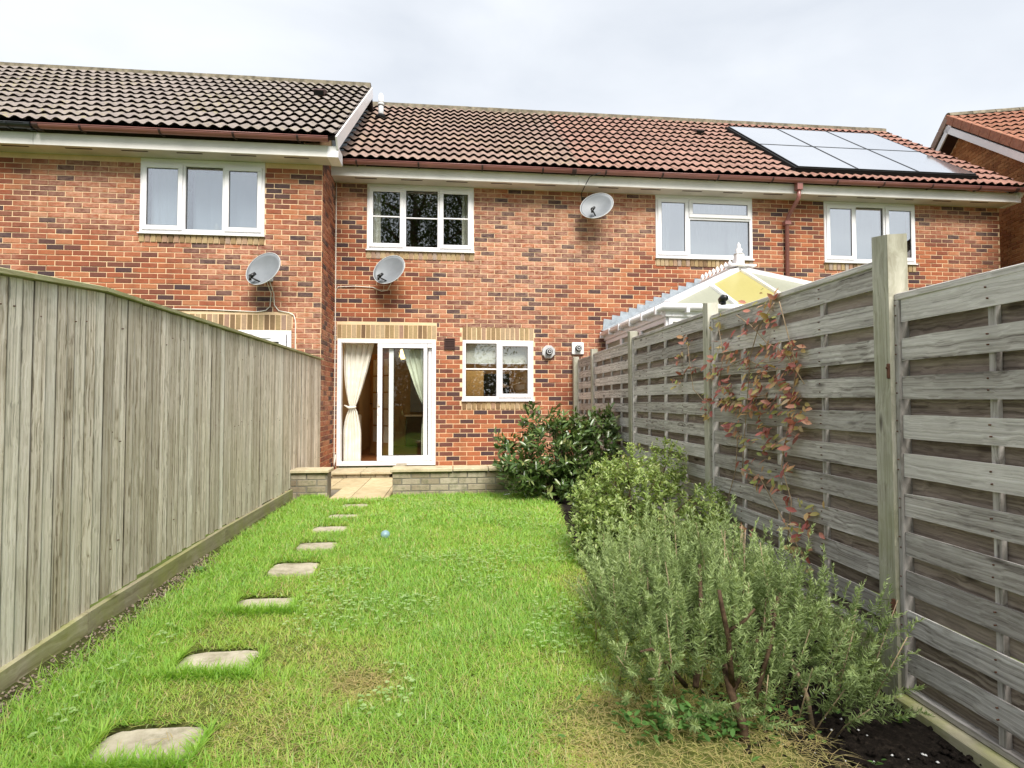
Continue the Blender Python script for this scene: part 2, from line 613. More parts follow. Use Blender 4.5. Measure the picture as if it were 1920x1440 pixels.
def wood(name, stops, axis, rnd=9.0, moss=None, streak=60, knots=True, strength=0.5, edges=False):
    """axis: grain direction 'x','y','z'"""
    m, n, p = newmat(name)
    lo = 1.1
    sc = {'x': (lo, streak, streak), 'y': (streak * .25, lo, streak), 'z': (streak * .25, streak, lo)}[axis]
    v = pos(n, sc, rnd)
    d = noise(n, pos(n, (2.5, 2.5, 2.5), rnd), 1.6, 3, 0.5)
    # warp the grain around knots
    cmb = n.nodes.new("ShaderNodeVectorMath"); cmb.operation = 'ADD'
    sub = n.nodes.new("ShaderNodeVectorMath"); sub.operation = 'SCALE'
    cx = n.nodes.new("ShaderNodeCombineXYZ")
    n.links.new(d, cx.inputs[0]); n.links.new(d, cx.inputs[1]); n.links.new(d, cx.inputs[2])
    n.links.new(cx.outputs[0], sub.inputs[0]); sub.inputs["Scale"].default_value = 3.2
    n.links.new(v, cmb.inputs[0]); n.links.new(sub.outputs[0], cmb.inputs[1])
    g = noise(n, cmb.outputs[0], 1.0, 5, 0.62)
    col = ramp(n, g, stops)
    b = noise(n, pos(n, rnd=rnd), 2.2, 4, 0.6)
    col = mix(n, ramp(n, b, [(.35, grey(.35)), (.65, grey(0))]), col, tuple(c * .55 for c in stops[1][1]))
    oi = n.nodes.new("ShaderNodeObjectInfo")
    col = mix(n, ramp(n, oi.outputs["Random"], [(0, grey(.45)), (.45, grey(0.0)), (1, grey(0))]), col, tuple(c * .6 for c in stops[1][1]))
    col = mix(n, ramp(n, oi.outputs["Random"], [(0, grey(0)), (.6, grey(0.0)), (1, grey(.28))]), col, tuple(min(1, c * 1.25) for c in stops[-1][1]))
    if knots:
        vo = n.nodes.new("ShaderNodeTexVoronoi")
        vo.inputs["Scale"].default_value = 1.0
        ks = {'x': (2.2, 8, 8), 'y': (1, 2.2, 8), 'z': (1, 8, 2.2)}[axis]
        n.links.new(pos(n, ks, rnd), vo.inputs["Vector"])
        kf = ramp(n, vo.outputs["Distance"], [(.05, grey(.8)), (.13, grey(0))])
        col = mix(n, kf, col, (.05, .035, .028))
    if edges:                                            # dark lap lines: shade at the board edges painted into the colour
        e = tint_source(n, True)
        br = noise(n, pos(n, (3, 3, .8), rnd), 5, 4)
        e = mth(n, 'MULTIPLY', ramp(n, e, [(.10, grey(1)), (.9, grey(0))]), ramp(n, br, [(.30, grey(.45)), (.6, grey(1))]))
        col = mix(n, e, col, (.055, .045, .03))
    if moss:
        mcol, amt, zt = moss
        sp = n.nodes.new("ShaderNodeSeparateXYZ")
        n.links.new(pos(n), sp.inputs[0])
        mm = noise(n, pos(n, (1, 1, .6)), 3.2, 5, 0.65)
        zz = ramp(n, mth(n, 'MULTIPLY', sp.outputs[2], 1.0 / zt), [(0, grey(1)), (1, grey(.35))])
        col = mix(n, mth(n, 'MULTIPLY', ramp(n, mm, [(.40, grey(0)), (.62, grey(amt))]), zz), col, mcol)
    n.links.new(col, p.inputs["Base Color"])
    setp(p, 0.9, 0.15)
    bump(n, p, g, strength, 0.006)
    MATS[name] = m


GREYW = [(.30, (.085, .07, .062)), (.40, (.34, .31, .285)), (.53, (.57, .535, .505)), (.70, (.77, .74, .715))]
BACKW = [(.30, (.06, .045, .035)), (.42, (.19, .15, .125)), (.56, (.33, .27, .225)), (.72, (.46, .40, .34))]  # back slats: shade behind the front slats put into a darker colour
POSTW = [(.28, (.24, .22, .17)), (.42, (.42, .40, .33)), (.56, (.55, .53, .45)), (.75, (.68, .66, .59))]
LEFTW = [(.33, (.12, .09, .062)), (.41, (.46, .39, .30)), (.51, (.74, .655, .55)), (.66, (.90, .83, .75))]
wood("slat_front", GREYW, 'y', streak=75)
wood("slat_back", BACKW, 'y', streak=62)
wood("batten_grey", GREYW, 'z', streak=42, knots=False)
wood("post_wood", POSTW, 'z', moss=((.22, .24, .08), .55, 1.6), streak=60)
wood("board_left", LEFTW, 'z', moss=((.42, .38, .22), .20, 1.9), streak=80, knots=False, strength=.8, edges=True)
wood("gravel_wood", [(.28, (.20, .17, .10)), (.45, (.38, .34, .22)), (.6, (.50, .46, .32)), (.75, (.60, .56, .42))], 'y', moss=((.30, .33, .08), .75, .5), streak=30)
wood("cap_wood", [(.28, (.22, .20, .10)), (.45, (.38, .36, .20)), (.6, (.47, .45, .28)), (.75, (.56, .54, .38))], 'y', moss=((.26, .28, .09), .6, 2.2), streak=30, knots=False)

# pavings
def stone(name, c1, c2, moss):
    m, n, p = newmat(name)
    v = pos(n)
    c = ramp(n, noise(n, v, 11, 6, .7), [(.3, c1), (.7, c2)])
    oi = n.nodes.new("ShaderNodeObjectInfo")
    c = mix(n, ramp(n, oi.outputs["Random"], [(0, grey(.22)), (1, grey(0))]), c, tuple(x * .6 for x in c1))
    c = mix(n, ramp(n, noise(n, v, 5, 6, .75), [(.50, grey(0)), (.66, grey(moss))]), c, (.17, .16, .09))
    n.links.new(c, p.inputs["Base Color"])
    setp(p, .9, .2)
    bump(n, p, noise(n, v, 45, 5, .7), .6, .006)
    MATS[name] = m


stone("slab_buff", (.48, .38, .22), (.64, .54, .35), .35)
stone("coping_buff", (.46, .38, .24), (.63, .56, .40), .45)
stone("slab_grey", (.34, .30, .22), (.58, .53, .42), .75)

# soil
m, n, p = newmat("soil")
v = pos(n)
n.links.new(ramp(n, noise(n, v, 38, 6, .75), [(.3, (.010, .008, .007)), (.55, (.030, .023, .019)), (.78, (.075, .058, .048))]), p.inputs["Base Color"])
setp(p, 1, .1)
bump(n, p, noise(n, v, 60, 5, .7), 1.0, .03)
MATS["soil"] = m


def leaf_mat(name, stops, rough=.45, spec=.45, trans=.35, joined=True):
    m, n, p = newmat(name)
    if joined: t = tint_source(n, True)
    else:
        oi = n.nodes.new("ShaderNodeObjectInfo")
        t = oi.outputs["Random"]
    c = ramp(n, t, stops)
    c = mix(n, ramp(n, noise(n, pos(n), 30, 3), [(.35, grey(.3)), (.65, grey(0))]), c, tuple(x * .6 for x in stops[len(stops) // 2][1]))
    n.links.new(c, p.inputs["Base Color"])
    setp(p, rough, spec)
    tl = n.nodes.new("ShaderNodeBsdfTranslucent")
    n.links.new(mix(n, 1.0, c, (1.2, 1.15, .6), 'MULTIPLY'), tl.inputs[0])
    ms = n.nodes.new("ShaderNodeMixShader")
    ms.inputs[0].default_value = trans
    out = [x for x in n.nodes if x.type == 'OUTPUT_MATERIAL'][0]
    n.links.new(p.outputs[0], ms.inputs[1])
    n.links.new(tl.outputs[0], ms.inputs[2])
    n.links.new(ms.outputs[0], out.inputs[0])
    MATS[name] = m


# tint: 0..0.45 dead straw, 0.45..1 lush
leaf_mat("grass", [(0, (.48, .33, .18)), (.18, (.70, .57, .32)), (.34, (.64, .64, .22)), (.50, (.50, .66, .15)), (.72, (.38, .62, .11)), (.90, (.26, .52, .09)), (1, (.60, .72, .38))], .5, .3, .5)
leaf_mat("clover", [(0, (.26, .44, .12)), (1, (.50, .66, .30))], .5, .3, .35)
LAUREL = [(0, (.045, .085, .022)), (.4, (.075, .135, .035)), (.7, (.13, .20, .055)), (.9, (.22, .27, .09)), (1, (.32, .30, .12))]
leaf_mat("laurel", LAUREL, .28, .6, .2)
leaf_mat("laurel_one", LAUREL, .28, .6, .2, joined=False)
leaf_mat("privet", [(0, (.08, .13, .03)), (.3, (.20, .30, .07)), (.65, (.38, .48, .16)), (.93, (.60, .66, .34)), (1, (.52, .40, .15))], .45, .4, .35)
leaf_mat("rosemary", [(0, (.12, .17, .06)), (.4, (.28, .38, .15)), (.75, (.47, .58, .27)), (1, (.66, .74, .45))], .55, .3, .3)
CREEP = [(0, (.22, .05, .045)), (.25, (.48, .12, .12)), (.45, (.62, .27, .21)), (.62, (.55, .36, .16)), (.8, (.48, .44, .16)), (.92, (.38, .48, .12)), (1, (.62, .34, .32))]
leaf_mat("creeper_one", CREEP, .4, .45, .3, joined=False)
leaf_mat("creeper", CREEP, .4, .45, .3)
leaf_mat("tree_leaf", [(0, (.03, .05, .015)), (1, (.08, .11, .035))], .5, .3, .3)
leaf_mat("weed", [(0, (.07, .16, .04)), (1, (.16, .32, .08))], .5, .3, .3)

# ================================================================ ground
def gz(x, y):
    """height of the lawn"""
    s = np.clip((np.asarray(y, float) - 1.8) / 4.6, -0.6, 1)
    s = s * s * (3 - 2 * np.clip(s, 0, 1)) if np.ndim(s) == 0 and s > 0 else np.where(s > 0, s * s * (3 - 2 * s), s * 0.25)
    return 0.02 + 0.135 * s - 0.035 * np.asarray(x, float) * (1 - np.clip(s, 0, 1))


def bed_mask(x, y):
    """1 in the planting bed along the right fence"""
    edge = np.where(y < 2.7, 1.28 + (2.7 - y) * -0.05, np.interp(y, [2.7, 3.6, 5, 6.2, 6.9], [1.22, .86, .95, 1.1, .95]))
    return np.clip((x - edge) / .12, 0, 1)


mb = MB()
mb.box(-260, 260, -160, 420, -1.0, -0.22)
g0 = mb.build("ground", MATS["lawn_base"], recenter=False)
props(g0, kind="structure")

stones = [(-1.09, 2.20, .36, .25, "nearest stepping stone, cut off by the bottom of the picture"), (-1.10, 2.84, .355, .25, "second stepping stone, with a grass tuft growing over its front edge"),
          (-1.11, 3.55, .35, .24, "third stepping stone from the camera, broad and pale"), (-1.12, 4.22, .32, .25, "fourth stepping stone from the camera, beside dry turf"),
          (-1.09, 4.78, .30, .20, "fifth stepping stone from the camera"), (-1.10, 5.33, .30, .18, "sixth stepping stone, level with the pale blue ball"),
          (-1.08, 5.85, .29, .16, "seventh stepping stone, mostly sunk in turf"), (-1.06, 6.42, .28, .14, "farthest stepping stone, just below the paving")]

nx, ny = 168, 560
xs = np.linspace(-2.0, 2.2, nx)
ys = np.linspace(-4.0, 9.3, ny)
X, Y = np.meshgrid(xs, ys)
bm_ = bed_mask(X, Y)
# mask the lawn base down to keep the bed slightly lower and lumpy
Zg = gz(X, Y) - .03 * bm_ + .012 * np.sin(X * 9 + Y * 3.1) * np.cos(Y * 7.3 - X * 4) * (0.4 + bm_)
V = np.stack([X, Y, Zg], -1).reshape(-1, 3)
V[:, 2] = np.where(V[:, 1] > 6.80, .085, V[:, 2])
I = np.arange(nx * ny).reshape(ny, nx)
F = np.stack([I[:-1, :-1], I[:-1, 1:], I[1:, 1:], I[1:, :-1]], -1).reshape(-1, 4)
pit = np.zeros_like(X)
for sx, sy, w_, d_, _ in stones:
    pit = np.maximum(pit, ((np.abs(X - sx) < w_ / 2 + .012) & (Y > sy - d_ / 2 - .01) & (Y < sy + d_ / 2 + .05)).astype(float))
V[:, 2] -= .045 * pit.ravel()
# garden soil and turf share one sheet: the material mixes by the painted bed attribute
m, n, p = newmat("garden_ground")
v = pos(n)
at = tint_source(n, True)
turf = ramp(n, noise(n, v, 24, 6, .7), [(.3, (.08, .09, .028)), (.5, (.17, .20, .05)), (.7, (.30, .28, .11))])
soilc = ramp(n, noise(n, v, 42, 6, .75), [(.3, (.010, .008, .007)), (.55, (.028, .022, .018)), (.76, (.075, .058, .048))])
n.links.new(mix(n, at, turf, soilc), p.inputs["Base Color"])
setp(p, 1, .1)
bump(n, p, noise(n, v, 55, 5, .7), 1.0, .025)
MATS["garden_ground"] = m
tb = np.maximum(np.maximum(bm_, pit * .9), np.clip((-1.66 - X) / .06, 0, 1) * .55)
lawn = np_object("lawn", V, F, MATS["garden_ground"], kind="structure", tint=tb.ravel(), smooth=True)

# ================================================================ bricks
def brick_mesh(name, L_, H, mat, D=.020):
    """front face at y=-D.., local x along wall, z up"""
    b = MB()
    c = .004
    x0, x1, z0, z1 = -L_ / 2, L_ / 2, -H / 2, H / 2
    vs = [(x0, .004, z0), (x1, .004, z0), (x1, .004, z1), (x0, .004, z1),
          (x0, -D + c, z0), (x1, -D + c, z0), (x1, -D + c, z1), (x0, -D + c, z1),
          (x0 + c, -D, z0 + c), (x1 - c, -D, z0 + c), (x1 - c, -D, z1 - c), (x0 + c, -D, z1 - c)]
    fs = [(0, 1, 5, 4), (1, 2, 6, 5), (2, 3, 7, 6), (3, 0, 4, 7), (4, 5, 9, 8), (5, 6, 10, 9), (6, 7, 11, 10), (7, 4, 8, 11), (8, 9, 10, 11)]
    b.add(vs, fs)
    me = b.mesh(name)
    me.materials.append(mat)
    return me


D_ = .006
ME = {}
for key in ("red", "orange", "buff"):
    ME[key] = brick_mesh("brick", .215, .065, MATS["brick_" + key], D_)
ME["half"] = brick_mesh("brick", .1025, .065, MATS["brick_red"], D_)
ME["soldier"] = brick_mesh("soldier_brick", .065, .215, MATS["brick_buff"], D_)
ME["sillbrick"] = brick_mesh("sill_brick", .065, .120, MATS["brick_buff"], D_ + .012)

PIECE_LIMIT = 300


def wall_bricks(wallobj, origin, u, width, z0, z1, holes, key="red", n_single=PIECE_LIMIT, vis=lambda p: True, trim=(True, True)):
    """stretcher bond. origin: point on the wall plane, u: unit along the wall, holes: (a0,a1,z0,z1) in wall coordinates"""
    u = Vector(u).normalized()
    up = Vector((0, 0, 1))
    origin = Vector(origin)
    rows = int((z1 - z0) / .075)
    cand = []
    for r in range(rows):
        zc = z0 + (r + .5) * .075
        off = 0.0 if r % 2 == 0 else .1125
        g = origin.dot(u)                                   # one bond runs on through all the houses
        a = math.floor((g - off) / .225) * .225 + off - g
        iv = [(0.0 if trim[0] else -.3, width if trim[1] else width + .3)]
        for h0, h1, hz0, hz1 in holes:
            if hz0 < zc < hz1:
                nv = []
                for p0, p1 in iv:
                    if h1 <= p0 or h0 >= p1: nv.append((p0, p1)); continue
                    if h0 > p0: nv.append((p0, h0))
                    if h1 < p1: nv.append((h1, p1))
                iv = nv
        while a < width:
            b0, b1 = a + .005, a + .220
            for p0, p1 in iv:
                q0, q1 = max(b0, p0 + .003), min(b1, p1 - .003)
                if q1 - q0 > .03 and ((trim[0] or a + .1125 >= 0) and (trim[1] or a + .1125 < width)): cand.append((q0, q1, zc))
            a += .225
    full = []
    part = []
    for q0, q1, zc in cand:
        P = origin + u * ((q0 + q1) / 2) + up * zc
        w = q1 - q0
        if abs(w - .215) < .002 and vis(P): full.append(((P - Vector((0, 0, EYE))).length, q0, q1, zc, P))
        elif key == "red" and abs(w - .1025) < .002 and vis(P): full.append(((P - Vector((0, 0, EYE))).length, q0, q1, zc, P))
        else: part.append((q0, q1, zc, P))
    full.sort(key=lambda t: t[0])
    keep, rest = full[:n_single], full[n_single:]
    for d, q0, q1, zc, P in keep:
        M = frame_matrix(P + Vector((random.uniform(-.001, .001), 0, random.uniform(-.0012, .0012))), u, up)
        M = M @ Matrix.Rotation(random.uniform(-.008, .008), 4, 'Y') @ Matrix.Translation((0, random.uniform(-.002, .002), 0))
        inst("brick", ME[key] if q1 - q0 > .15 else ME["half"], M, wallobj, random.random())
    # the rest joined
    b = MB()
    for q0, q1, zc, P in part + [t[1:] for t in rest]:
        hw = (q1 - q0) / 2
        dy = random.uniform(-.002, .002)
        c = .004
        M = frame_matrix(P, u, up)
        hh = .0325
        D = D_ + dy
        vs = [(-hw, .004, -hh), (hw, .004, -hh), (hw, .004, hh), (-hw, .004, hh), (-hw, -D + c, -hh), (hw, -D + c, -hh), (hw, -D + c, hh), (-hw, -D + c, hh),
              (-hw + c, -D, -hh + c), (hw - c, -D, -hh + c), (hw - c, -D, hh - c), (-hw + c, -D, hh - c)]
        b.add([M @ Vector(t) for t in vs], [(0, 1, 5, 4), (1, 2, 6, 5), (2, 3, 7, 6), (3, 0, 4, 7), (4, 5, 9, 8), (5, 6, 10, 9), (6, 7, 11, 10), (7, 4, 8, 11), (8, 9, 10, 11)],
              tint=random.random())
    b.build("brickwork", MATS["brick_%s_j" % key], wallobj, kind="stuff", recenter=False)


def soldiers(wallobj, x0, x1, y, zc, kind="soldier", uy=(1, 0, 0)):
    k = int((x1 - x0) / .075)
    step = (x1 - x0) / k
    for i in range(k):
        P = (x0 + (i + .5) * step + random.uniform(-.001, .001), y, zc)
        inst("soldier_brick" if kind == "soldier" else "sill_brick", ME[kind], frame_matrix(P, uy, (0, 0, 1)) @ Matrix.Rotation(random.uniform(-.012, .012), 4, 'Y'), wallobj, random.random())


def wall_body(parent, x0, x1, y, z0, z1, holes, mat="mortar", thick=.22):
    """one slab with real openings: strips of boxes round the holes, welded side by side"""
    b = MB()
    xsn = sorted({x0, x1} | {h[0] for h in holes} | {h[1] for h in holes})
    for a, c in zip(xsn[:-1], xsn[1:]):
        zz = [(z0, z1)]
        for h0, h1, hz0, hz1 in holes:
            if h0 < c - 1e-6 and h1 > a + 1e-6:
                nz_ = []
                for p, q in zz:
                    if hz1 <= p or hz0 >= q: nz_.append((p, q)); continue
                    if hz0 > p: nz_.append((p, hz0))
                    if hz1 < q: nz_.append((hz1, q))
                zz = nz_
        for p, q in zz:
            b.box(a, c, y, y + thick, p, q)
    return b.build("wall", MATS[mat], parent, recenter=False)


# ================================================================ roof
def tile_mesh(matname, w):
    b = MB()
    n_ = 14
    ln = .40
    prof = []
    for i in range(n_ + 1):
        t = i / n_
        ph = (t * 2) % 1.0
        h = .036 * (0.5 + 0.5 * math.cos(2 * math.pi * (ph - .32)))
        prof.append((t * w - w / 2, h))
    # tail (down slope, y=0) raised, head y=ln
    top0 = [(x, 0, h + .013) for x, h in prof]
    top1 = [(x, ln, h + .013) for x, h in prof]
    bot0 = [(x, .004, h) for x, h in prof]
    k = n_ + 1
    vs = top0 + top1 + bot0
    b.add(vs, [(i, i + 1, k + i + 1, k + i) for i in range(n_)], 0, True)
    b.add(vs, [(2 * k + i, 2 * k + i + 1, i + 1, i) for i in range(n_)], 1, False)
    # sides
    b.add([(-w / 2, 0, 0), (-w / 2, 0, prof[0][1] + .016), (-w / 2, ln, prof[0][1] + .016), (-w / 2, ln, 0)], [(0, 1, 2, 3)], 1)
    b.add([(w / 2, 0, 0), (w / 2, 0, prof[-1][1] + .016), (w / 2, ln, prof[-1][1] + .016), (w / 2, ln, 0)], [(3, 2, 1, 0)], 0)
    me = b.mesh("tile")
    me.materials.append(MATS[matname])
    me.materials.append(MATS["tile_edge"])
    return me


def roof_frame(origin, u, pitch_vec):
    u = Vector(u).normalized()
    v = Vector(pitch_vec).normalized()
    nrm_ = u.cross(v).normalized()
    return Matrix(((u.x, v.x, nrm_.x, origin[0]), (u.y, v.y, nrm_.y, origin[1]), (u.z, v.z, nrm_.z, origin[2]), (0, 0, 0, 1)))


def tiled_roof(parent, x0, x1, ye, ze, yr, zr, matname, tint_drift=0.0, skip=lambda x, s: False, rows=12, back=True, hole_tiles=None):
    Mr = roof_frame((x0, ye, ze), (1, 0, 0), (0, yr - ye, zr - ze))
    ln = math.hypot(yr - ye, zr - ze)
    b = MB()
    b.box(0, x1 - x0, 0.02, ln, -.05, -.006, M=Mr)
    # rear slope
    Mb = roof_frame((x1, 2 * yr - ye, ze), (-1, 0, 0), (0, ye - yr, zr - ze))
    if back: b.box(0, x1 - x0, 0.02, ln, -.12, .02, M=Mb)
    roof = b.build("roof", MATS["tile_edge"], parent, recenter=False)
    cols = max(1, round((x1 - x0) / .33))
    w = (x1 - x0) / cols
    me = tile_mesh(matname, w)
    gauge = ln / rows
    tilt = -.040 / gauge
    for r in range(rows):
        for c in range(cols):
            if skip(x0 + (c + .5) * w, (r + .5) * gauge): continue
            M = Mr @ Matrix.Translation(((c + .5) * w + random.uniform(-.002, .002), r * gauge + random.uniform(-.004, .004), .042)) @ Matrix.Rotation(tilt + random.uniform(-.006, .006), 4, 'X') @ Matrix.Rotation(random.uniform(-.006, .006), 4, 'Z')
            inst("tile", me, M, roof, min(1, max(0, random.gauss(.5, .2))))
    # ridge tiles, half round, bedded in mortar
    kr = max(1, round((x1 - x0) / .45))
    wr = (x1 - x0) / kr
    rb = MB()
    prof = [(math.cos(t) * .125, math.sin(t) * .10) for t in [math.pi * i / 8 for i in range(9)]]
    vs = [(-wr / 2 + .006, y, z) for y, z in prof] + [(wr / 2 - .006, y * 1.0, z) for y, z in prof]
    rb.add(vs, [(i, i + 1, 9 + i + 1, 9 + i) for i in range(8)] + [tuple(range(9)), tuple(range(17, 8, -1))], 0, True)
    rme = rb.mesh("ridge_tile")
    rme.materials.append(MATS["mortar_ridge"])
    for i in range(kr):
        inst("ridge_tile", rme, Matrix.Translation((x0 + (i + .5) * wr, yr, zr - .01 + random.uniform(-.006, .006))) @ Matrix.Rotation(random.uniform(-.01, .01), 4, 'Y'), roof, .5)
    bb = MB()
    bb.box(x0, x1, yr - .14, yr + .14, zr - .12, zr + .035)
    bb.build("ridge_mortar", MATS["mortar_ridge"], roof)
    return roof


def gutter(parent, x0, x1, y, z, mat, brackets, name="gutter"):
    b = MB()
    R = .056
    k = 9
    pr = [(y + math.cos(math.pi + math.pi * i / (k - 1)) * R, z + math.sin(math.pi + math.pi * i / (k - 1)) * R * .95) for i in range(k)]
    inn = [(y + math.cos(math.pi + math.pi * i / (k - 1)) * (R - .005), z + math.sin(math.pi + math.pi * i / (k - 1)) * (R - .005) * .95) for i in range(k)]
    prof = pr + inn[::-1]
    nn = len(prof)
    vs = [(x0, a, c) for a, c in prof] + [(x1, a, c) for a, c in prof]
    fs = [(i, (i + 1) % nn, nn + (i + 1) % nn, nn + i) for i in range(nn)]
    b.add(vs, fs, 0, False)
    b.tube([(x0, y - R, z), (x1, y - R, z)], .007, 6)
    g = b.build(name, MATS[mat], parent)
    for bx, union in brackets:
        b = MB()
        hw = .035 if union else .014
        pr2 = [(y + math.cos(math.pi + math.pi * i / (k - 1)) * (R + .008), z + math.sin(math.pi + math.pi * i / (k - 1)) * (R + .008) * .95) for i in range(k)]
        in2 = [(a + (y - a) * .12, c + (z - c) * .12) for a, c in pr2]
        pp = pr2 + in2[::-1]
        b.prism(pp, bx - hw, bx + hw)
        b.box(bx - hw, bx + hw, y + R, y + R + .035, z - .05, z)
        b.build("gutter_bracket", MATS["gutter_dark" if mat != "gutter_black" else "gutter_black"], g)
    return g


def eaves(parent, x0, x1, ywall, z, ov=.30, h=.165, mat="upvc_old", soffit=True, vents=True):
    b = MB()
    b.bbox(x0, x1, ywall - ov - .012, ywall - ov + .010, z, z + h, .003)
    f = b.build("fascia", MATS[mat], parent)
    b = MB()
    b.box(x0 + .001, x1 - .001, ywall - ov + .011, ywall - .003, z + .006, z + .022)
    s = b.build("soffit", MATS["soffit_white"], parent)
    if vents:
        x = x0 + .35
        while x + .3 < x1:
            b = MB()
            b.box(x, x + .34, ywall - ov + .06, ywall - ov + .085, z + .002, z + .007)
            b.build("soffit_vent", MATS["gutter_dark"], s)
            x += .72
    return f


# ================================================================ windows
def bar_frame(b, x0, x1, z0, z1, y0, y1, w, c=.004):
    """rectangular frame of four butt-joined bars"""
    b.bbox(x0, x1, y0, y1, z1 - w, z1, c)
    b.bbox(x0, x1, y0, y1, z0, z0 + w, c)
    b.bbox(x0, x0 + w, y0, y1, z0 + w, z1 - w, c)
    b.bbox(x1 - w, x1, y0, y1, z0 + w, z1 - w, c)


def window(parent, x0, x1, z0, z1, y, lights, glassm="glass", sill=True, bars=False, sillw=.02):
    """lights: list of (x0,x1,z0,z1,opener) in fractions of the frame"""
    fw = .052
    yf0, yf1 = y - .012, y + .055
    b = MB()
    bar_frame(b, x0, x1, z0, z1, yf0, yf1, fw)
    W_, H_ = x1 - x0, z1 - z0
    xs_ = sorted({round(l[0], 3) for l in lights} | {round(l[1], 3) for l in lights})
    for fx in xs_[1:-1]:
        b.bbox(x0 + fx * W_ - .026, x0 + fx * W_ + .026, yf0 - .001, yf1, z0 + fw, z1 - fw, .004)
    for l in lights:
        if l[2] > 0.001:
            b.bbox(x0 + l[0] * W_ + .026, x0 + l[1] * W_ - .026, yf0 - .0005, yf1 - .002, z0 + l[2] * H_ - .026, z0 + l[2] * H_ + .026, .004)
    w = b.build("window", MATS["upvc"], parent)
    for fx0, fx1, fz0, fz1, op in lights:
        a0 = x0 + fx0 * W_ + (fw if fx0 < .001 else .026)
        a1 = x0 + fx1 * W_ - (fw if fx1 > .999 else .026)
        c0 = z0 + fz0 * H_ + (fw if fz0 < .001 else .026)
        c1 = z0 + fz1 * H_ - (fw if fz1 > .999 else .026)
        gy = y + .022
        if op:
            e = .018
            b = MB()
            bar_frame(b, a0 - e, a1 + e, c0 - e, c1 + e, yf0 - .022, yf0 - .002, .062)
            sash = b.build("sash", MATS["upvc"], w)
            a0 += .044; a1 -= .044; c0 += .044; c1 -= .044
            gy = yf0 - .004
        b = MB()
        bar_frame(b, a0, a1, c0, c1, gy - .006, gy + .012, .007, .001)
        b.build("gasket", MATS["gasket"], w)
        b = MB()
        b.box(a0 + .004, a1 - .004, gy, gy + .008, c0 + .004, c1 - .004)
        b.build("pane", MATS[glassm], w)
        if bars:
            zb = z0 + .515 * H_
            b = MB()
            b.bbox(a0, a1, gy - .012, gy - .002, zb - .011, zb + .011, .003)
            b.build("glazing_bar", MATS["upvc"], w)
    if sill:
        b = MB()
        b.prism([(y - .045, z0 - .028), (y - .045, z0 - .012), (y + .0, z0 - .001), (y + .05, z0 - .001), (y + .05, z0 - .028)], x0 - .015, x1 + .015)
        b.build("sill", MATS["upvc"], w)
    return w


def wavy_sheet(x0, x1, z0, z1, y, amp, waves, nx=40, nz=8, fx=None, seed=0):
    """cloth with thickness; fx(zfrac) -> (xa,xb)"""
    r = random.Random(seed)
    ph = [r.uniform(0, 6) for _ in range(4)]
    Vv, Ff = [], []
    for side in (0, 1):
        for j in range(nz + 1):
            tz = j / nz
            xa, xb = (x0, x1) if fx is None else fx(tz)
            for i in range(nx + 1):
                t = i / nx
                yy = y + amp * (math.sin(2 * math.pi * waves * t + ph[0] + .5 * math.sin(tz * 3 + ph[1])) + .35 * math.sin(4.3 * math.pi * waves * t + ph[2] + tz)) + side * .004
                Vv.append((xa + (xb - xa) * t, yy, z0 + (z1 - z0) * tz))
    k = (nx + 1) * (nz + 1)
    for j in range(nz):
        for i in range(nx):
            a = j * (nx + 1) + i
            Ff.append((a, a + 1, a + nx + 2, a + nx + 1))
            Ff.append((k + a + nx + 1, k + a + nx + 2, k + a + 1, k + a))
    return Vv, Ff


def room(parent, x0, x1, y0, y1, z0, z1, wallm="room_wall", floorm="floor_wood"):
    b = MB()
    t = .03
    b.box(x0, x1, y0, y1, z0 - t, z0)
    b.build("room_floor", MATS[floorm], parent)
    b = MB()
    b.box(x0 - t, x0, y0, y1, z0, z1)
    b.box(x1, x1 + t, y0, y1, z0, z1)
    b.box(x0, x1, y1, y1 + t, z0, z1)
    b.box(x0, x1, y0, y1, z1, z1 + t)
    b.build("room_wall", MATS[wallm], parent)


# ================================================================ the houses
YM, YL = 9.36, 8.48
ZF = 4.83                 # underside of the main fascia
E0, Z0_, YR, ZR = 8.93, 5.035, 12.3, 7.63

XS = [-1.91, 2.03, 5.90, 9.93]
labels = [
    "red brick terraced house with white sliding patio door and square window, between the two fences",
    "red brick terraced house behind the conservatory, with a dish right of centre under its gutter",
    "red brick terraced house with six solar panels on its roof",
]
tiles_m = ["tile_brown", "tile_pink", "tile_red"]

def fence_line(x):
    return 1.6 if x < 2 else 2.0 + (x - 2) * .26

SOL = (5.84, 9.20, .26, 3.36)

